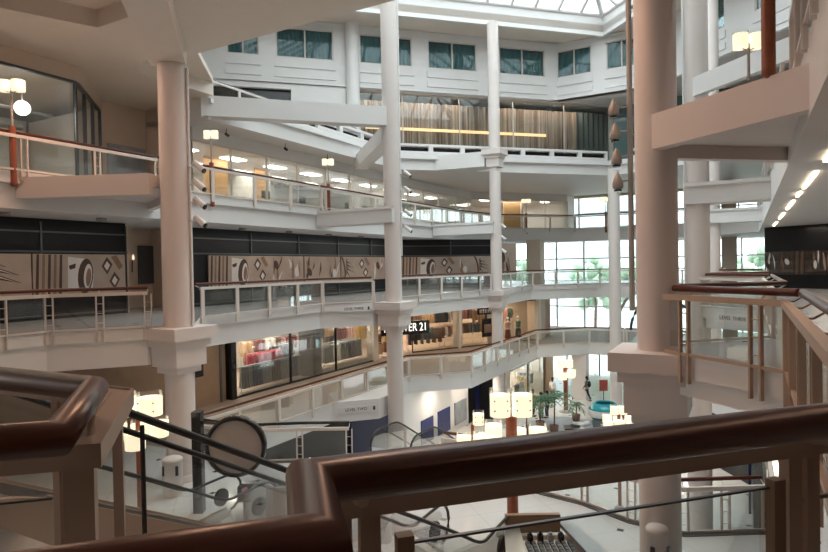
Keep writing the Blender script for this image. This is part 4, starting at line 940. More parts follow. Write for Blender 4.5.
# bronze hanging frame with pod lamps, left of the near right column
r = empty('tube_ladder', W(11.0, -2.6, .6), 'tall bronze tube ladder hanging beside the large near right column', 'frame')
xs = (635-414)/600*11.3; ys = 11.3
mb = MB(); mb.tube([(xs-.06, ys, 9), (xs-.06, ys, .62)], .05, 10); part(mb, 'tube', M['bronze'], r)
mb = MB(); mb.tube([(xs+.12, ys, 9), (xs+.12, ys, .62)], .05, 10); part(mb, 'tube', M['bronze'], r)
for z in (.66, 2.2, 3.9, 5.6, 6.3): 
    mb = MB(); mb.tube([(xs-.06, ys, z), (xs+.12, ys, z)], .03, 8); part(mb, 'rung', M['bronze'], r)
for i, z in enumerate((4.42, 3.97, 3.50, 3.04)):
    r = empty('pod_lamp', (xs-.42, ys, z), ['topmost', 'second', 'third', 'lowest'][i]+' pointed bronze pod lamp left of the big column', 'lamp', 'bronze pod lamps'); c = Vector((xs-.36+(.02*i), ys, z))
    mb = MB(); mb.lathe(c, [(.05, -.14), (.095, -.12), (.10, -.03), (.07, .06), (.035, .14), (.01, .18)], 16); part(mb, 'pod', M['bronze'], r)
    mb = MB(); mb.tube([c, Vector((xs-.06, ys, z+.03))], .018, 6); part(mb, 'arm', M['bronze'], r)
    mb = MB(); mb.lathe(c-Vector((0, 0, .18)), [(.07, 0), (.075, .03)], 14); part(mb, 'rim', M['black'], r)
# track heads on the white band above the offices
for i, (u) in enumerate((18.5, 22.2, 25.5, 28.6)):
    r = empty('track_spot', W(u, -19.2, 7.3), ['first', 'second', 'third', 'fourth'][i]+' small black spot under the white band above the offices, counting from the left', 'spotlight', 'black spots above the offices'); c = W(u, -19.2, 7.5)
    mb = MB(); mb.tube([c, c-Vector((0, 0, .2))], .015, 6); part(mb, 'stem', M['black'], r); mb = MB(); mb.tube([c-Vector((.05, 0, .2)), c-Vector((-.1, 0, .32))], .06, 10); part(mb, 'head', M['black'], r)

# ================================================================== CLOTHING STORES (level two)
ZC = -1.12
facade(((19.3, -19.9), (30.6, -19.9)), L2, ZC, 3.7, M['shopglass'], M['black'], 'window_40', .06)
facade(((34.6, -19.4), (44.2, -13.9)), L2, ZC, 3.4, M['shopglass'], M['black'], 'window_41', .06)
mb = MB(); mb.uvbox(19.0, 19.3, -20.6, -19.75, L2, ZC); struct(mb, 'wall_left', M['black'])
mb = MB(); mb.uvbox(25.0, 25.7, -21.0, -20.0, L2, ZC); struct(mb, 'wall_left', M['dsteel'])
mb = MB(); mb.uvbox(19, 35, -27, -26.7, L2, ZC); mb.uvbox(19, 19.2, -27, -20.3, L2, ZC); mb.upoly([(35, -27), (48, -14), (48.2, -14.2), (35, -27.4)], L2, ZC); struct(mb, 'wall_left', M['shopwall'])
mb = MB(); mb.upoly([(19, -27), (19, -19.95), (34, -19.95), (45, -13.9), (48, -14), (35, -27)], ZC, ZC+.08); struct(mb, 'ceiling', M['shopwall'])
for (u, v) in ((30.8, -19.9), (33.6, -19.9), (38.0, -17.5), (40.6, -16.0), (44.3, -13.8)):
    mb = MB(); mb.uvbox(u-.25, u+.25, v-.4, v+.1, L2, ZC); struct(mb, 'wall_left', M['cream'])
for (u, v, p, c) in ((22.2, -23, 400, WARMW), (27.6, -23, 380, WARMW), (32.5, -23, 330, WARMW), (37.5, -21.0, 300, WARM), (42.5, -17.2, 260, WARM)):
    light('store_light', 'AREA', W(u, v, ZC-.08), p, c, 4, 4, (0, 0, -A))
def garment(kind):
    mb = MB()
    if kind == 0:   # jacket with sleeves, on a hanger
        pr = [(-.20, -.06), (-.07, 0), (.07, 0), (.20, -.06), (.25, -.55), (.19, -.56), (.16, -.20), (.17, -.74), (-.17, -.74), (-.16, -.20), (-.19, -.56), (-.25, -.55)]
    else:           # long dress / trousers
        pr = [(-.14, -.03), (.14, -.03), (.13, -.4), (.19, -1.0), (-.19, -1.0), (-.13, -.4)]
    n = len(pr); vs = [(x, -.045, z) for x, z in pr]+[(x, .045, z) for x, z in pr]
    mb.add(vs, [tuple(range(n))[::-1], tuple(range(n, 2*n))]+[(i, (i+1) % n, n+(i+1) % n, n+i) for i in range(n)]); return mb
GM = {}
def hang(p, rz, kind, m_, label, group):
    key = (kind, m_)
    if key not in GM: o = garment(kind).build('hanging_garment', M[m_]); GM[key] = o
    else: o = GM[key].copy(); COL.objects.link(o)
    o.location = p; o.rotation_euler = (0, 0, rz); tag(o, label, 'clothes', group)
def rack(u, v, du, h, n, kinds, cols, label, glabel, z=L2, rot=-A, levels=1, along=True):
    r = empty('clothing_rack', W(u, v, z), label, 'rack', 'clothing racks'); a, b = W(u, v, z), W(u+du[0], v+du[1], z)
    for e in (a, b):
        mb = MB(); mb.tube([e, e+Vector((0, 0, h))], .018, 8); mb.box((e.x, e.y, z+.015), (.02, .26, .015), rot); part(mb, 'upright', M['steel'], r)
    ang = math.atan2(b.y-a.y, b.x-a.x)
    for lv in range(levels):
        hz = h-.02-lv*1.05; mb = MB(); mb.tube([a+Vector((0, 0, hz)), b+Vector((0, 0, hz))], .015, 8); part(mb, 'rail_bar', M['steel'], r)
        for i in range(n):
            p = a.lerp(b, (i+.5)/n)+Vector((0, 0, hz-.02)); hang(p, ang+PI/2+random.uniform(-.15, .15), kinds[i % len(kinds)], cols[(i//4+lv) % len(cols)], glabel, glabel)
rack(20.3, -20.5, (4.2, 0), 1.25, 26, [1], ['c_grey', 'c_navy', 'c_grey', 'c_black'], 'low front rack of grey jackets by the left store window', 'grey and navy clothes on the low front rack by the left window')
rack(21.6, -21.4, (2.4, 0), 1.6, 14, [1, 0], ['c_red'], 'rack of red tops behind the front rack', 'red tops hanging in the left store')
rack(23.8, -21.8, (1.6, 0), 1.7, 9, [0, 1], ['c_black', 'c_navy'], 'rack of dark clothes right of the red tops', 'dark clothes right of the red tops')
rack(24.2, -24.2, (4.4, 0), 2.75, 16, [0], ['c_wine', 'c_brown', 'c_tan', 'c_rose'], 'two-tier wall rack of wine and brown tops deep in the left store', 'wine and brown tops on the deep wall rack', levels=2)
rack(26.8, -20.7, (3.6, 0), 1.2, 20, [1], ['c_grey', 'c_white', 'c_grey', 'c_navy'], 'rack of pale grey clothes on the lit platform', 'grey clothes on the lit platform rack', z=L2+.22)
rack(31.2, -24.0, (4.6, 0), 2.75, 16, [0], ['c_brown', 'c_black', 'c_wine', 'c_rose'], 'two-tier wall rack behind the lit platform', 'brown and black tops on the rack behind the platform', levels=2)
rack(22.6, -22.8, (3.0, 0), 2.0, 14, [0, 1], ['c_tan', 'c_wine', 'c_white', 'c_brown'], 'middle rack of tan, wine and white clothes in the left store', 'tan, wine and white clothes on the middle rack')
rack(27.2, -22.6, (3.4, 0), 2.3, 14, [0], ['c_rose', 'c_black', 'c_tan', 'c_wine'], 'middle rack of rose and black tops behind the lit platform', 'rose and black tops on the middle rack')
rack(35.6, -20.4, (3.2, 1.83), 2.5, 13, [0], ['c_brown', 'c_tan', 'c_black', 'c_white'], 'two-tier rack behind the white-lettered sign', 'brown and tan tops on the two-tier rack behind the sign', levels=2)
rack(38.2, -19.2, (3.4, 1.95), 2.6, 13, [0], ['c_tan', 'c_rose', 'c_brown', 'c_grey'], 'two-tier rack between the sign and the framed poster', 'tan and rose tops on the rack before the framed poster', levels=2)
rack(31.3, -21.6, (2.2, 0), 2.2, 10, [1], ['c_yellow', 'c_tan', 'c_white'], 'rack of mustard and tan clothes near the white-lettered sign', 'mustard and tan clothes near the white-lettered sign')
rack(34.9, -19.9, (2.6, 1.45), 1.5, 12, [1, 0], ['c_black', 'c_grey', 'c_brown'], 'rack of dark clothes below the white-lettered sign, right part', 'dark clothes right of the tall column at the sign')
rack(40.2, -17.5, (3.2, 1.9), 2.5, 14, [1, 0], ['c_tan', 'c_black', 'c_rose', 'c_green'], 'rack of mixed clothes in the store right of the centre column', 'mixed clothes in the store right of the centre column')
mb = MB(); mb.uvbox(26.2, 30.6, -21.4, -20.3, L2, L2+.22); o = mb.build('display_platform', M['shopwall']); tag(o, 'long lit display platform behind the store window', 'platform')
mb = MB(); mb.uvbox(24.6, 26.0, -21.6, -20.9, L2, L2+1.5) if 0 else mb.uvbox(25.75, 26.1, -21.4, -20.5, L2, L2+1.3); o = mb.build('display_plinth', M['black']); tag(o, 'black display plinth beside the dark store pillar', 'plinth')
def handbag():
    r = empty('handbag', (0, 0, 0), 'x', 'bag'); mb = MB(); mb.prism([(-.13, -.05), (.13, -.05), (.13, .05), (-.13, .05)], 0, .02); mb.sweep([(-.13, 0, .0), (.13, 0, 0)], [(-.06, .0), (.06, .0), (.035, .2), (-.035, .2)]); part(mb, 'body', M['c_wine'], r)
    mb = MB(); mb.tube([(math.cos(t)*.08, 0, .2+math.sin(t)*.09) for t in [PI*i/8 for i in range(9)]], .008, 5); part(mb, 'handle', M['c_brown'], r); return r
hb = handbag(); hk = [o for o in bpy.data.objects if o.parent == hb]; hv = []
for c in ('c_wine', 'c_brown', 'c_tan', 'c_black', 'c_white'):
    k = [h.copy() for h in hk]
    for h in k: COL.objects.link(h); h.data = h.data.copy(); h.data.materials[0] = M[c]; 
    hv.append(k)
first = True; ci = 0
for (u0, u1, v, zs, side) in ((25.6, 30.6, -25.9, (.5, 1.05, 1.6, 2.15, 2.65), 'left'), (31.4, 35.0, -25.9, (.5, 1.05, 1.6, 2.15, 2.65), 'middle')):
    r = empty('display_shelf', W(u0, v, L2), 'wall shelves of bags in the '+side+' part of the lit store', 'shelf', 'wall shelves of bags')
    for z in zs: mb = MB(); mb.uvbox(u0, u1, v-.25, v+.2, L2+z-.03, L2+z); part(mb, 'shelf_board', M['white'], r)
    for uu in (u0, (u0+u1)/2, u1): mb = MB(); mb.uvbox(uu-.03, uu+.03, v-.25, v+.2, L2, L2+zs[-1]); part(mb, 'upright', M['white'], r)
    for z in zs:
        for i in range(9):
            u = u0+.3+(u1-u0-.6)*i/8; c = hb.copy(); COL.objects.link(c); c.location = W(u, v, L2+z); c.rotation_euler = (0, 0, PI/2-A+random.uniform(-.2, .2)); s_ = random.uniform(.9, 1.25); c.scale = (s_, s_, s_)
            c['label'] = 'small handbag on the wall shelves in the '+side+' part of the store'; c['group'] = 'handbags on the '+side+' shelves'
            for h in random.choice(hv): d = h.copy(); COL.objects.link(d); d.parent = c
for k in hv:
    for h in k: bpy.data.objects.remove(h)
for h in hk: bpy.data.objects.remove(h)
bpy.data.objects.remove(hb)
def mannequin(u, v, z, top, low, label, rz=0):
    r = empty('mannequin', W(u, v, z), label, 'mannequin', None); c = W(u, v, z); mb = MB()
    mb.lathe(c, [(.2, 0), (.2, .02)], 16); mb.tube([c, c+Vector((0, 0, .9))], .015, 6); part(mb, 'stand', M['steel'], r)
    mb = MB(); mb.lathe(c, [(.13, .85), (.17, .98), (.13, 1.15), (.18, 1.35), (.19, 1.45), (.07, 1.53), (.05, 1.62)], 16); mb.ball(c+Vector((0, 0, 1.72)), .095, 14, sz=1.25)
    for s_ in (-1, 1): mb.tube([c+Vector((s_*.19, 0, 1.44)), c+Vector((s_*.25, 0, 1.15)), c+Vector((s_*.22, -.08, .9))], .045, 8, r2=.03)
    part(mb, 'body', M['c_white'], r)
    mb = MB(); mb.lathe(c, [(.19, .80), (.15, 1.12), (.20, 1.36), (.21, 1.46), (.09, 1.53)], 16, False); part(mb, 'top', M[top], r)
    mb = MB(); mb.lathe(c, [(.25, .25), (.19, .85), (.155, 1.0)], 16, False); part(mb, 'skirt', M[low], r)
for a in ((41.5, -16.1, 'c_tan', 'c_tan', 'mannequin in tan clothes, leftmost in the store window right of the centre column'), (42.4, -15.6, 'c_rose', 'c_wine', 'mannequin in a rose top in the window right of the centre column'), (43.3, -15.1, 'c_green', 'c_black', 'mannequin in dark green, nearest the square pillar'), (31.9, -20.3, 'c_brown', 'c_tan', 'mannequin in brown left of the white-lettered sign'), (32.8, -20.4, 'c_yellow', 'c_brown', 'mannequin in mustard left of the tall column')):
    mannequin(a[0], a[1], L2, a[2], a[3], a[4])
# FOREVER 21 sign, hung in front of the store
pL, pR = Vector((-2.05, 36.6, 0)), Vector((.85, 37.9, 0)); d = (pR-pL).normalized(); ang = math.atan2(d.y, d.x); mid = (pL+pR)/2
sr = empty('store_sign', (mid.x, mid.y, -2.3), 'black store sign with white letters partly behind the tall column', 'sign')
mb = MB(); mb.box((mid.x, mid.y, -2.28), ((pR-pL).length/2+.05, .06, .42), ang); part(mb, 'sign_board', M['black'], sr)
t = text('FOREVER 21', .70, M['wtext'], sr, (0.02, -.09, .02), (PI/2, 0, ang), sx=.78); t.location = Vector((math.sin(ang)*.08, -math.cos(ang)*.08, .02))
for s_ in (-1.1, 1.1): mb = MB(); q = mid+d*s_; mb.tube([(q.x, q.y, -1.9), (q.x, q.y, -1.0)], .02, 6); part(mb, 'hanger_rod', M['black'], sr)
# second sign (dark, illegible vertical strokes) and a framed poster
sr = empty('shop_sign', W(39.6, -16.2, -1.6), 'small dark sign with pale upright strokes right of the tall column', 'sign'); a, b = W(38.7, -16.7), W(40.3, -15.75); d = (b-a).normalized(); ang = math.atan2(d.y, d.x); q = (a+b)/2
mb = MB(); mb.box((q.x, q.y, -1.72), (.62, .05, .24), ang); part(mb, 'sign_board', M['black'], sr)
for i in range(7): mb = MB(); p = q+d*(-.45+.15*i)+Vector((d.y, -d.x, 0))*.06; mb.box((p.x, p.y, -1.72), (.025, .01, .13), ang); part(mb, 'stroke', M['mlt'], sr)
a = W(39.6, -16.1); mb = MB(); mb.box((a.x, a.y, -2.9), (.45, .04, .65), ang); mb.m = 1; p = a+Vector((d.y, -d.x, 0))*.05; mb.box((p.x, p.y, -2.95), (.3, .01, .3), ang); o = mb.build('poster', [M['black'], M['mmid']]); tag(o, 'dark framed poster on the beige pier right of the tall column', 'poster')
# door in the brown wall left of the store
dr = empty('door_2', W(17.9, -19.95, L2), None, None); dr['kind'] = 'structure'
mb = MB(); mb.uvbox(16.6, 18.5, -20.0, -19.94, L2, -1.5); part(mb, 'door_leaf', M['brown'], dr); mb = MB(); mb.uvbox(16.5, 16.6, -20, -19.9, L2, -1.4); mb.uvbox(18.5, 18.6, -20, -19.9, L2, -1.4); part(mb, 'door_frame', M['dsteel'], dr)
mb = MB(); mb.uvbox(17.2, 17.6, -19.93, -19.91, -2.9, -2.4); o = mb.build('door_plate', M['black']); tag(o, 'small dark square plate on the brown wall by the near left column', 'plate')

# ================================================================== LEVEL SIGNS
def level_sign(s, pts_uv, z, size, label, f=.5, hoff=.2):
    a, b = W(*pts_uv[0]), W(*pts_uv[1]); d = (b-a).normalized(); q = a.lerp(b, f); nn = Vector((d.y, -d.x, 0)); ang = math.atan2(d.y, d.x); q = q+nn*hoff
    r = empty('level_sign', (q.x, q.y, z), label, 'sign'); mb = MB(); mb.box((q.x, q.y, z), (size*4.7, .01, size*.8), ang); part(mb, 'sign_board', M['white'], r)
    t = text(s, size, M['text'], r, nn*.014-d*size*.5, (PI/2, 0, ang)); mb = MB(); p = q+d*size*3.9+nn*.014; mb.box((p.x, p.y, z), (size*.25, .005, size*.45), ang); part(mb, 'elevator_symbol', M['text'], r)
level_sign('LEVEL THREE', ((20.0, -15.5), (21.9, -14.1)), -.22, .15, 'pale sign reading LEVEL THREE on the gallery edge left of the tall column', .60, .16)
level_sign('LEVEL TWO', ((20.4, -15.4), (21.9, -14.0)), L2-.35, .18, 'pale sign reading LEVEL TWO on the lower beam left of the tall column', .55, .03)
level_sign('LEVEL THREE', ((20.4, .35), (21.9, -1.3)), -.25, .18, 'pale sign reading LEVEL THREE seen through the right corner railing', .45, -.0) if 0 else None
a, b = W(21.4, -.9), W(20.3, .35)
d = (b-a).normalized(); q = a.lerp(b, .5)+Vector((d.y, -d.x, 0))*.15
r = empty('level_sign', (q.x, q.y, -.25), 'sign reading LEVEL THREE seen through the right corner railing', 'sign'); ang = math.atan2(d.y, d.x)
mb = MB(); mb.box((q.x, q.y, -.25), (.8, .01, .14), ang); part(mb, 'sign_board', M['white'], r); text('LEVEL THREE', .17, M['text'], r, Vector((d.y, -d.x, 0))*.014, (PI/2, 0, ang))

# ================================================================== LEVEL TWO BRIDGE FLOOR ITEMS
c = W(9.6, -11.25, L2); c = Vector(((194-414)/600*14.1, 14.1, L2))
r = empty('round_sign', c, 'round beige sign in a black ring hung on a square black post', 'sign')
mb = MB(); mb.box((c.x, c.y, L2+1.2), (.11, .11, 1.2)); part(mb, 'post', M['black'], r)
ctr = Vector(((232-414)/600*14.0, 14.0, 1.52-(447-270)/600*14.0))
mb = MB(); n_ = 40; rr0, rr1 = .62, .71
for (ra, rb, y0, y1) in ((rr0, rr1, -.09, .09),):
    vs = []; fs = []
    for i in range(n_):
        a = 2*PI*i/n_
        for (ra_, yy) in ((ra, y0), (rb, y0), (rb, y1), (ra, y1)): vs.append((ctr.x+ra_*math.cos(a), ctr.y+yy, ctr.z+ra_*math.sin(a)))
    for i in range(n_):
        j = (i+1) % n_
        for k in range(4): fs.append((4*i+k, 4*i+(k+1) % 4, 4*j+(k+1) % 4, 4*j+k))
    mb.add(vs, fs, True)
part(mb, 'ring', M['black'], r)
mb = MB(); mb.tube([ctr-Vector((0, .04, 0)), ctr+Vector((0, .04, 0))], .625, 40); part(mb, 'face', mat('sign_face', (.42, .37, .34), .5), r)
for dz in (-.25, .25, .55):
    mb = MB(); mb.tube([(c.x, c.y, ctr.z+dz), (ctr.x-math.sqrt(max(.1, .70**2-dz*dz)), ctr.y, ctr.z+dz)], .035, 8); part(mb, 'arm', M['black'], r)
def bin_(px, y, h, rad, label, ptop=True):
    x = (px-414)/600*y; r = empty('litter_bin', (x, y, L2), label, 'bin', None); mb = MB(); mb.lathe((x, y, L2), [(rad, 0), (rad, h-.06), (rad*1.03, h-.06), (rad*1.03, h), (rad*.6, h+.02)], 28); part(mb, 'body', M['column'], r)
    mb = MB(); mb.box((x+rad*.7, y-rad*.72, L2+h*.72), (.035, .02, .12), .78); mb2 = MB(); part(mb, 'slot', M['black'], r)
    mb2.box((x-rad*.7, y-rad*.72, L2+h*.72), (.035, .02, .12), -.78); part(mb2, 'slot', M['black'], r)
    mb = MB(); mb.lathe((x, y, L2+h), [(rad*.98, .0), (rad*.9, .03), (.02, .035)], 28); part(mb, 'lid', M['white'], r)
bin_(654, 9.85, 1.32, .175, 'round beige litter bin with pale lid beside the large column, cut by the bottom edge')
bin_(168, 15.2, .95, .24, 'round beige litter bin in front of the near left column')
x, y = (241-414)/600*13.2, 13.2
r = empty('flower_stand', (x, y, L2), 'black stand with small pink flowers below the round sign', 'stand'); mb = MB(); mb.box((x, y, L2+.35), (.05, .05, .35)); mb.box((x, y, L2+.78), (.16, .10, .17)); part(mb, 'stand', M['black'], r)
mb = MB()
for i in range(5): mb.ball((x+.02+.05*math.cos(i*1.3), y-.12, L2+.86+.05*math.sin(i*1.3)), .04, 8)
part(mb, 'flowers', mat('pink_petals', (.75, .25, .42), .6), r)
x, y = (278-414)/600*12.9, 12.9
r = empty('display_stand', (x, y, L2), 'beige upright panel on the tiled floor behind the escalator handrail', 'panel'); mb = MB(); mb.box((x, y, L2+.55), (.36, .03, .45)); part(mb, 'board', M['cream'], r); mb = MB(); mb.box((x, y, L2+.05), (.3, .14, .05)); part(mb, 'foot', M['dsteel'], r)
# sales kiosk below the foreground rail
x0, x1, y0, y1 = 1.75, 2.85, 9.7, 11.4; zt = L2+.78
r = empty('sales_kiosk', ((x0+x1)/2, (y0+y1)/2, L2), 'sales kiosk with steel counter and grid of small goods at the bottom edge', 'kiosk')
mb = MB(); mb.prism([(x0+.05, y0), (x1+.25, y0), (x1-.02, y1), (x0+.02, y1)], L2, zt-.24); part(mb, 'cabinet', M['brown'], r)
for (a, b, c_, d_) in (((x0-.32, y0), (x0+.06, y0), (x0+.16, y1), (x0-.12, y1)), ((x1+.10, y0), (x1+.50, y0), (x1+.08, y1), (x1-.16, y1))):
    mb = MB(); mb.prism([a, b, c_, d_], zt-.08, zt); part(mb, 'counter', M['steel'], r)
mb = MB(); mb.box((x0+.42, y1-.05, zt+.02), (.52, .05, .17)); part(mb, 'header_panel', M['brown'], r)
mb = MB(); mb.prism([(x0+.12, y0), (x1+.15, y0), (x1-.12, y1-.3), (x0+.15, y1-.3)], zt-.22, zt-.2) ; part(mb, 'tray', M['c_white'], r)
goods = MB(); goods.box((0, 0, .03), (.035, .05, .03)); g0 = None
for i in range(8):
    for j in range(9):
        if g0 is None: o = goods.build('boxed_item', M['c_grey']); g0 = o
        else: o = g0.copy(); COL.objects.link(o)
        o.location = (x0+.24+i*.11+j*-.0, y0+.2+j*.125, zt-.2); tag(o, 'small grey item in the display grid on the kiosk', 'goods', 'small goods on the kiosk')
for i in range(4):
    mb = MB(); xx = x0+.30+i*.19; mb.box((xx, y1-.42, zt-.12), (.05, .05, .08)); mb.box((xx, y1-.42, zt-.02), (.025, .025, .02)); o = mb.build('perfume_bottle', M['black'] if i != 2 else M['steel']); tag(o, 'dark bottle standing at the back of the kiosk tray', 'bottle', 'bottles on the kiosk')

# ================================================================== GROUND FLOOR
mb = MB(); mb.uvbox(26, 34.3, -15.6, -15.3, G, L2-.85); struct(mb, 'wall_left', M['white'])
mb = MB(); mb.uvbox(10, 26, -15.8, -15.5, G, L2-.85); mb.uvbox(34.3, 36.2, -15.6, -15.3, G, L2-.85); mb.uvbox(35.9, 36.1, -19, -13.6, G, L2-.85); struct(mb, 'wall_left', M['blackf'])
mb = MB(); mb.uvbox(36.1, 46, -18.2, -18, G, L2-.85); mb.uvbox(44.8, 45, -18, -13.6, G, L2-.85); struct(mb, 'wall_left', M['shopwall'])
mb = MB(); mb.uvbox(45.0, 46.9, -13.7, -13.5, G, L2-.85); struct(mb, 'wall_left', M['orange'])
mb = MB(); mb.uvbox(36.1, 37.0, -13.9, -13.5, G, L2-.85); struct(mb, 'wall_left', M['cream'])
facade(((37.0, -13.6), (44.8, -13.6)), G, L2-1.2, 3.8, M['shopglass'], M['dsteel'], 'window_42', .08)
light('store_light', 'AREA', W(41, -15.8, L2-.95), 620, WARMW, 7, 3, (0, 0, PI/2-A))
def s_v(px, v): k = (px-414)/600; y = v/(k*N[0]+N[1]); return XY2uv(k*y, y)[0]
for i, (a, b, za, zb, mm_) in enumerate(((418, 430, -8.05, -6.75, 'blue'), (435, 447, -8.05, -6.7, 'blue'), (452, 463.5, -8.0, -6.65, 'stone'))):
    mb = MB(); mb.uvbox(s_v(a, -15.3), s_v(b, -15.3), -15.3, -15.24, za, zb); o = mb.build('wall_poster', M[mm_]); tag(o, ['leftmost blue poster on the white ground floor wall', 'second blue poster on the white ground floor wall', 'dark grey poster at the right of the two blue ones'][i], 'poster', None)
mb = MB(); mb.uvbox(s_v(474, -15.25), s_v(483, -15.25), -15.28, -15.2, -8.2, -5.6); o = mb.build('wall_poster', M['bluescreen']); tag(o, 'tall deep blue panel right of the white wall', 'poster')
mb = MB(); mb.uvbox(21.8, 25.2, -15.48, -15.4, -8.1, -5.4); o = mb.build('wall_screen', M['bluescreen']); tag(o, 'large dim blue screen on the black ground floor front left of the tall column', 'screen')
mb = MB(); mb.uvbox(17.2, 19.6, -15.48, -15.4, -8.2, -6.7); o = mb.build('wall_screen', M['cyan']); tag(o, 'cyan glowing screen seen through the short bridge railing', 'screen')
mb = MB(); mb.uvbox(24.0, 28.0, .0, .08, -7.4, -5.6); o = mb.build('wall_screen', M['bluescreen']); tag(o, 'blue lit sign on the black front at lower right', 'screen')
rack(37.8, -14.3, (4.0, 0), 1.5, 16, [1], ['c_grey', 'c_white', 'c_black', 'c_grey'], 'ground floor rack of grey clothes in the store window', 'grey clothes on the ground floor window rack', z=G)
rack(42.6, -17.2, (0, 3.2), 1.7, 12, [1], ['c_black', 'c_white', 'c_yellow', 'c_navy'], 'ground floor rack of dark and pale clothes in front of the two-tier rack', 'dark and pale clothes on the middle ground floor rack', z=G)
rack(43.7, -17.4, (0, 3.3), 2.8, 12, [0], ['c_navy', 'c_grey', 'c_white'], 'two-tier ground floor rack of navy clothes near the orange wall', 'navy clothes on the far ground floor rack', z=G, levels=2)
# bowl sculpture with a red sign
def gp(px, y, z=G): return Vector(((px-414)/600*y, y, z))
c = gp(603, 37.0); r = empty('bowl_sculpture', c, 'aqua and white round bowl on the ground floor near the far entrance', 'sculpture')
mb = MB(); mb.lathe(c, [(.45, .02), (.8, .3), (.98, .7), (.85, 1.1), (.6, 1.3), (.52, 1.25), (.75, 1.0), (.85, .7), (.65, .35), (.3, .2)], 32); part(mb, 'bowl', M['aqua'], r)
mb = MB(); mb.lathe(c, [(.99, .5), (1.01, .7), (.97, .9)], 32, False); mb.tube([c+Vector((-.5, -.9, .75)), c+Vector((0, -1.05, .55)), c+Vector((.5, -.9, .75))], .12, 8); part(mb, 'white_band', M['c_white'], r)
mb = MB(); mb.lathe(c, [(.5, 0), (.5, .05)], 20); part(mb, 'foot', M['dsteel'], r)
c = gp(602, 39.5); r = empty('pedestal_sign', c, 'small reddish brown sign behind the aqua bowl', 'sign'); mb = MB(); mb.tube([c, c+Vector((0, 0, 1.6))], .03, 8); part(mb, 'post', M['dsteel'], r); mb = MB(); mb.box(c+Vector((0, 0, 1.85)), (.26, .04, .36), -.1); part(mb, 'panel', M['red'], r)
# planter with stones, palms
c = gp(560, 34.5); mb = MB()
pl = [gp(520, 33), gp(610, 32), gp(622, 35.5), gp(560, 37.5), gp(520, 36.5)]; mb.prism([(p.x, p.y) for p in pl], G, G+.35); o = mb.build('stone_planter', M['stone']); tag(o, 'low grey stone planter around the palms and fallen slabs', 'planter')
rr = random.Random(5)
for i in range(16):
    p = gp(rr.uniform(566, 612), rr.uniform(32.6, 35.6), G+.37+rr.uniform(0, .12)); mb = MB(); mb.box((0, 0, 0), (rr.uniform(.25, .6), rr.uniform(.12, .25), .06), 0); o = mb.build('stone_slab', M['c_white'] if i % 3 else M['dsteel']); o.location = p; o.rotation_euler = (rr.uniform(-.2, .2), rr.uniform(-.2, .2), rr.uniform(0, 3)); tag(o, 'flat stone slab lying in the planter beside the palms', 'stone', 'stone slabs in the planter')
def palm(p, h, label, s=1.0):
    r = empty('potted_palm', p, label, 'plant', 'palms in the ground floor planter'); mb = MB(); mb.lathe(p, [(.2*s, 0), (.27*s, .4*s), (.24*s, .4*s), (.2*s, .36*s)], 16); part(mb, 'pot', M['pot'], r)
    mb = MB(); mb.tube([p+Vector((0, 0, .3*s)), p+Vector((.05, 0, h*.6))], .04*s, 8); part(mb, 'stem', M['pot'], r)
    for k in range(11):
        a = 2*PI*k/11+rr.uniform(-.2, .2); el = rr.uniform(.5, 1.25); L = h*.55*rr.uniform(.8, 1.1); mb = MB(); base = p+Vector((.05, 0, h*.58)); prev = []; sp = []
        for j in range(8):
            t = j/7; sp.append(base+Vector((math.cos(a)*L*t*math.cos(el)*1.1, math.sin(a)*L*t*math.cos(el)*1.1, L*(math.sin(el)*t-.75*t*t))))
        mb.tube(sp, .012, 4)
        sd = Vector((-math.sin(a), math.cos(a), 0))
        for j in range(1, 8):
            for sg in (-1, 1):
                q = sp[j]; wl = L*.32*(1-abs(j/7-.45)); tip = q+sd*sg*wl+(sp[j]-sp[j-1])*.8-Vector((0, 0, wl*.35)); w_ = (sp[j]-sp[j-1])*.28
                mb.add([q-w_, q+w_, tip], [(0, 1, 2)])
        part(mb, 'frond', M['leaf'], r)
palm(gp(524, 33.8, G+.35), 2.6, 'palm left of the reddish lamp pole, nearest the big cluster lamp'); palm(gp(538, 35.0, G+.35), 2.5, 'palm in the middle of the planter'); palm(gp(552, 34.0, G+.35), 3.2, 'tallest palm just left of the reddish lamp pole'); palm(gp(574, 36.4, G+.35), 1.5, 'low palm right of the reddish lamp pole')
c = gp(633, 37.5); r = empty('planter_box', c, 'dark planter with low shrubs behind the large column base', 'planter'); mb = MB(); mb.box(c+Vector((0, 0, .3)), (.9, .4, .3)); part(mb, 'box', M['pot'], r)
mb = MB()
for i in range(60):
    q = c+Vector((rr.uniform(-.85, .85), rr.uniform(-.35, .35), .6+rr.uniform(0, .35))); mb.ball(q, .09, 6)
sh = part(mb, 'shrub', M['leaf'], r)

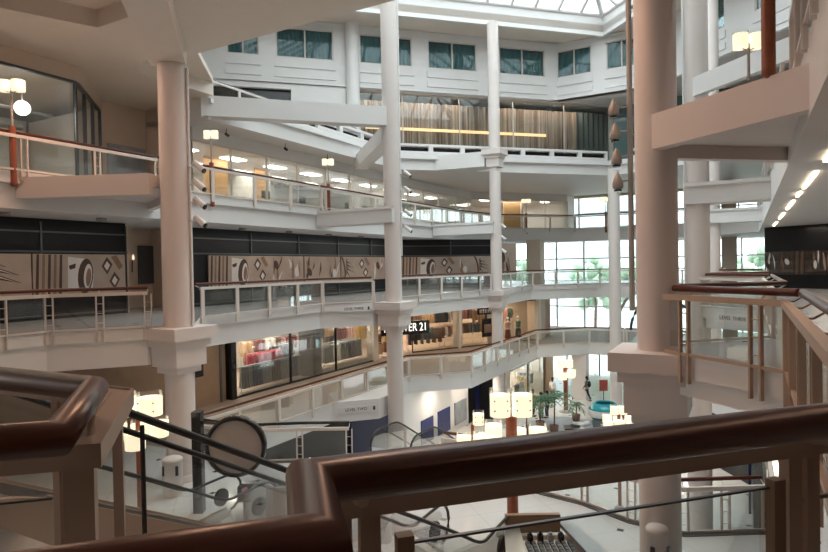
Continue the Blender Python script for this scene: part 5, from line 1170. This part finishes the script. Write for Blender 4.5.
# ================================================================== PEOPLE
def skinned(name, joints, edges, mat_, parent, sub=2):
    me = bpy.data.meshes.new(name); me.from_pydata([j[0] for j in joints], edges, []); me.materials.append(mat_)
    o = bpy.data.objects.new(name, me); COL.objects.link(o); o.parent = parent
    sk = o.modifiers.new('skin', 'SKIN'); sk.use_smooth_shade = True
    for i, j in enumerate(joints):
        r_ = j[1]; me.skin_vertices[0].data[i].radius = (r_, r_*(j[2] if len(j) > 2 else 1))
    me.skin_vertices[0].data[0].use_root = True
    o.modifiers.new('sub', 'SUBSURF').levels = sub; o.modifiers['sub'].render_levels = sub
    return o
def _ensure(me): pass
_old = skinned
def person(p, rz, label, top, low, hairm='hair', stride=.0, sit=False, bag=None):
    r = empty('person', p, label, 'person', None, rz); S = stride; V_ = Vector
    hip = .93 if not sit else .50
    J = [(V_((0, 0, hip)), .125), (V_((0, 0, hip+.18)), .115), (V_((0, 0, hip+.38)), .145), (V_((0, 0, hip+.50)), .09), (V_((0, 0, hip+.57)), .05), (V_((0, -.01, hip+.64)), .075), (V_((0, -.01, hip+.74)), .088), (V_((0, 0, hip+.80)), .06)]
    E = [(0, 1), (1, 2), (2, 3), (3, 4), (4, 5), (5, 6), (6, 7)]
    def chain(start, pts):
        k = start
        for q, rr_ in pts: J.append((V_(q), rr_)); E.append((k, len(J)-1)); k = len(J)-1
    for s_ in (-1, 1):
        sw = S*s_
        chain(3, [((s_*.17, 0, hip+.47), .055), ((s_*.22, -sw*.25, hip+.22), .042), ((s_*.21, -sw*.55-.06, hip-.0), .032), ((s_*.20, -sw*.6-.09, hip-.09), .028)])
        if sit: chain(0, [((s_*.10, -.05, hip-.02), .09), ((s_*.12, -.45, hip-.0), .065), ((s_*.12, -.48, .1), .042), ((s_*.12, -.60, .04), .035)])
        else: chain(0, [((s_*.09, sw*.1, hip-.12), .09), ((s_*.09, sw*.45-.03, .50), .06), ((s_*.09, sw*.95, .10), .04), ((s_*.09, sw*.95-.13, .035), .035)])
    skinned('body', [(a, b) for a, b in J], E, M['skin'], r)
    # clothes: slightly larger shells over the same joints
    J2 = [(V_((0, 0, hip-.03)), .145), (V_((0, 0, hip+.18)), .135), (V_((0, 0, hip+.38)), .165), (V_((0, 0, hip+.49)), .10)]; E2_ = [(0, 1), (1, 2), (2, 3)]; k0 = 3
    for s_ in (-1, 1):
        sw = S*s_; J2 += [(V_((s_*.17, 0, hip+.46)), .068), (V_((s_*.22, -sw*.25, hip+.22)), .056), (V_((s_*.21, -sw*.5-.05, hip+.04)), .045)]; b = len(J2)-3; E2_ += [(3, b), (b, b+1), (b+1, b+2)]
    skinned('jacket', J2, E2_, M[top], r)
    J3 = [(V_((0, 0, hip)), .135)]; E3_ = []
    for s_ in (-1, 1):
        sw = S*s_; b = len(J3)
        if sit: J3 += [(V_((s_*.10, -.05, hip-.02)), .10), (V_((s_*.12, -.44, hip)), .075), (V_((s_*.12, -.48, .14)), .055)]
        else: J3 += [(V_((s_*.09, sw*.1, hip-.12)), .10), (V_((s_*.09, sw*.45-.03, .50)), .072), (V_((s_*.09, sw*.95, .12)), .055)]
        E3_ += [(0, b), (b, b+1), (b+1, b+2)]
    skinned('trousers', J3, E3_, M[low], r)
    mb = MB(); mb.ball((0, .015, hip+.765), .105, 14, sz=1.1, sy=1.0); mb.ball((0, .07, hip+.66), .07, 10, sz=1.4); o = mb.build('hair', M[hairm], r)
    mb = MB()
    for s_ in (-.032, .032): mb.ball((s_, -.098, hip+.72), .010, 6)
    mb.build('eyes', M['black'], r); mb = MB(); mb.tube([(0, -.085, hip+.72), (0, -.118, hip+.69)], .011, 6); mb.build('nose', M['skin'], r)
    for s_ in (-1, 1):
        mb = MB(); mb.box((s_*.09, (S*s_*.95-.07) if not sit else -.56, .035), (.045, .12, .035)); mb.build('shoe', M['black'], r)
    if bag:
        mb = MB(); mb.ball((0, .2, hip+.28), .17, 12, sy=.65, sz=1.35); mb.build('backpack', M[bag], r)
    return r
person(gp(585, 43.2), -1.9, 'person with dark backpack and black trousers walking near the bright entrance', 'c_grey', 'c_black', stride=.32, bag='c_black')
person(gp(551, 43.0), 2.8, 'person in a pale pink top standing by the ground floor clothes', 'c_white', 'c_grey')
person(gp(531, 39.0), 1.0, 'person in a mustard top and dark trousers left of the palms', 'c_yellow', 'c_black')
person(gp(539, 38.0), -.4, 'person in a pale grey top beside the mustard one', 'c_white', 'c_grey')
person(gp(545, 38.5), -1.2, 'person in black at the right of the three near the palms', 'c_black', 'c_navy')

# ================================================================== OUTSIDE
mb = MB(); mb.upoly([(54.4, -60), (140, -60), (140, 60), (54.4, 60)], G-.5, G-.02); struct(mb, 'ground_outside', M['pave'])
for i, (u, v, w_, h) in enumerate(((95, -20, 16, 22), (100, 12, 20, 16))):
    r = empty('building', W(u, v, G), ['pale building across the street behind the tall windows', 'pale building beyond the trees at the right window'][i], 'building'); mb = MB(); mb.uvbox(u, u+10, v-w_/2, v+w_/2, G, G+h); part(mb, 'facade', M['bldg'], r)
    for z in range(int(h/3.2)):
        mb = MB(); mb.uvbox(u-.08, u, v-w_/2+1, v+w_/2-1, G+1.2+z*3.2, G+2.8+z*3.2); part(mb, 'window_band', M['bwin'], r)
def tree(u, v, h, s, label):
    p = W(u, v, G); r = empty('tree', p, label, 'tree', 'trees outside'); mb = MB(); mb.tube([p, p+Vector((.2, 0, h*.5)), p+Vector((0, .2, h*.75))], .22, 8, r2=.1); part(mb, 'trunk', M['pot'], r)
    mb = MB(); q = random.Random(int(u*v))
    for i in range(90):
        d_ = Vector((q.gauss(0, 1), q.gauss(0, 1), q.gauss(0, .8))).normalized()*s*q.uniform(.4, 1); mb.ball(p+Vector((0, 0, h*.78))+d_, s*.2*q.uniform(.5, 1.2), 6)
    part(mb, 'crown', M['tree'], r)
for i, (u, v) in enumerate(((70, -24), (78, -17), (72, -10), (76, -3), (70, 2), (75, 7))): tree(u, v, 9.5, 3.4, ['outdoor tree behind the left part of the tall windows', 'outdoor tree beside the square pillar outside', 'outdoor tree behind the far white column', 'outdoor tree hidden partly by the near right column', 'outdoor tree at the right gallery window', 'rightmost outdoor tree behind the right gallery window'][i])
# black curved entrance frame and diagonal braces outside the glazing
for i, (a, b) in enumerate(((W(51, -10, -4.0), W(50, -5.8, 3.2)), (W(52, -16, 3), W(52, -11, -3.8)))):
    if i == 0:
        mb = MB(); mb.tube([a, b], .13, 8); o = mb.build('steel_brace', M['steel']); tag(o, 'slanting grey steel brace in front of the tall windows', 'brace')
for i, rr_ in enumerate((2.3, 3.3)):
    mb = MB(); ce = W(52.5, -5.2, -4.2); mb.tube([ce+Vector((N[0], N[1], 0))*(-rr_*math.cos(t))+Vector((0, 0, rr_*math.sin(t))) for t in [PI*k/20 for k in range(21)]], .12, 8)
    o = mb.build('steel_arch', M['dsteel']); tag(o, ['inner', 'outer'][i]+' dark steel arch by the tall windows left of the near column', 'arch')

# glowing discs and fill lamps added under the decks to brighten the lower galleries
for i, (u, v, z, p) in enumerate(((17, -17.6, -1.03, 45), (22, -17.6, -1.03, 45), (27, -17.6, -1.03, 45), (33, -16.2, -1.03, 45), (38, -15, -1.03, 45), (29, -14.2, L2-.9, 70), (33, -13.9, L2-.9, 70), (18, -17.8, L2-.8, 30), (30, -1.5, L2-.9, 60), (38, -3, L2-.9, 60), (20, 1.8, L2-.9, 50), (20, 1.8, -1.0, 60), (30, 1.2, -1.0, 60))):
    c = W(u, v, z); mb = MB(); mb.lathe(c, [(.14, .0), (.14, .05)], 14); o = mb.build('added_deck_disc', M['panel']); tag(o, 'added round glowing disc under the lower gallery decks', 'light', 'added glowing discs under the lower gallery decks')
    light('deck_fill', 'AREA', c-Vector((0, 0, .03)), p, WARMW, .5)
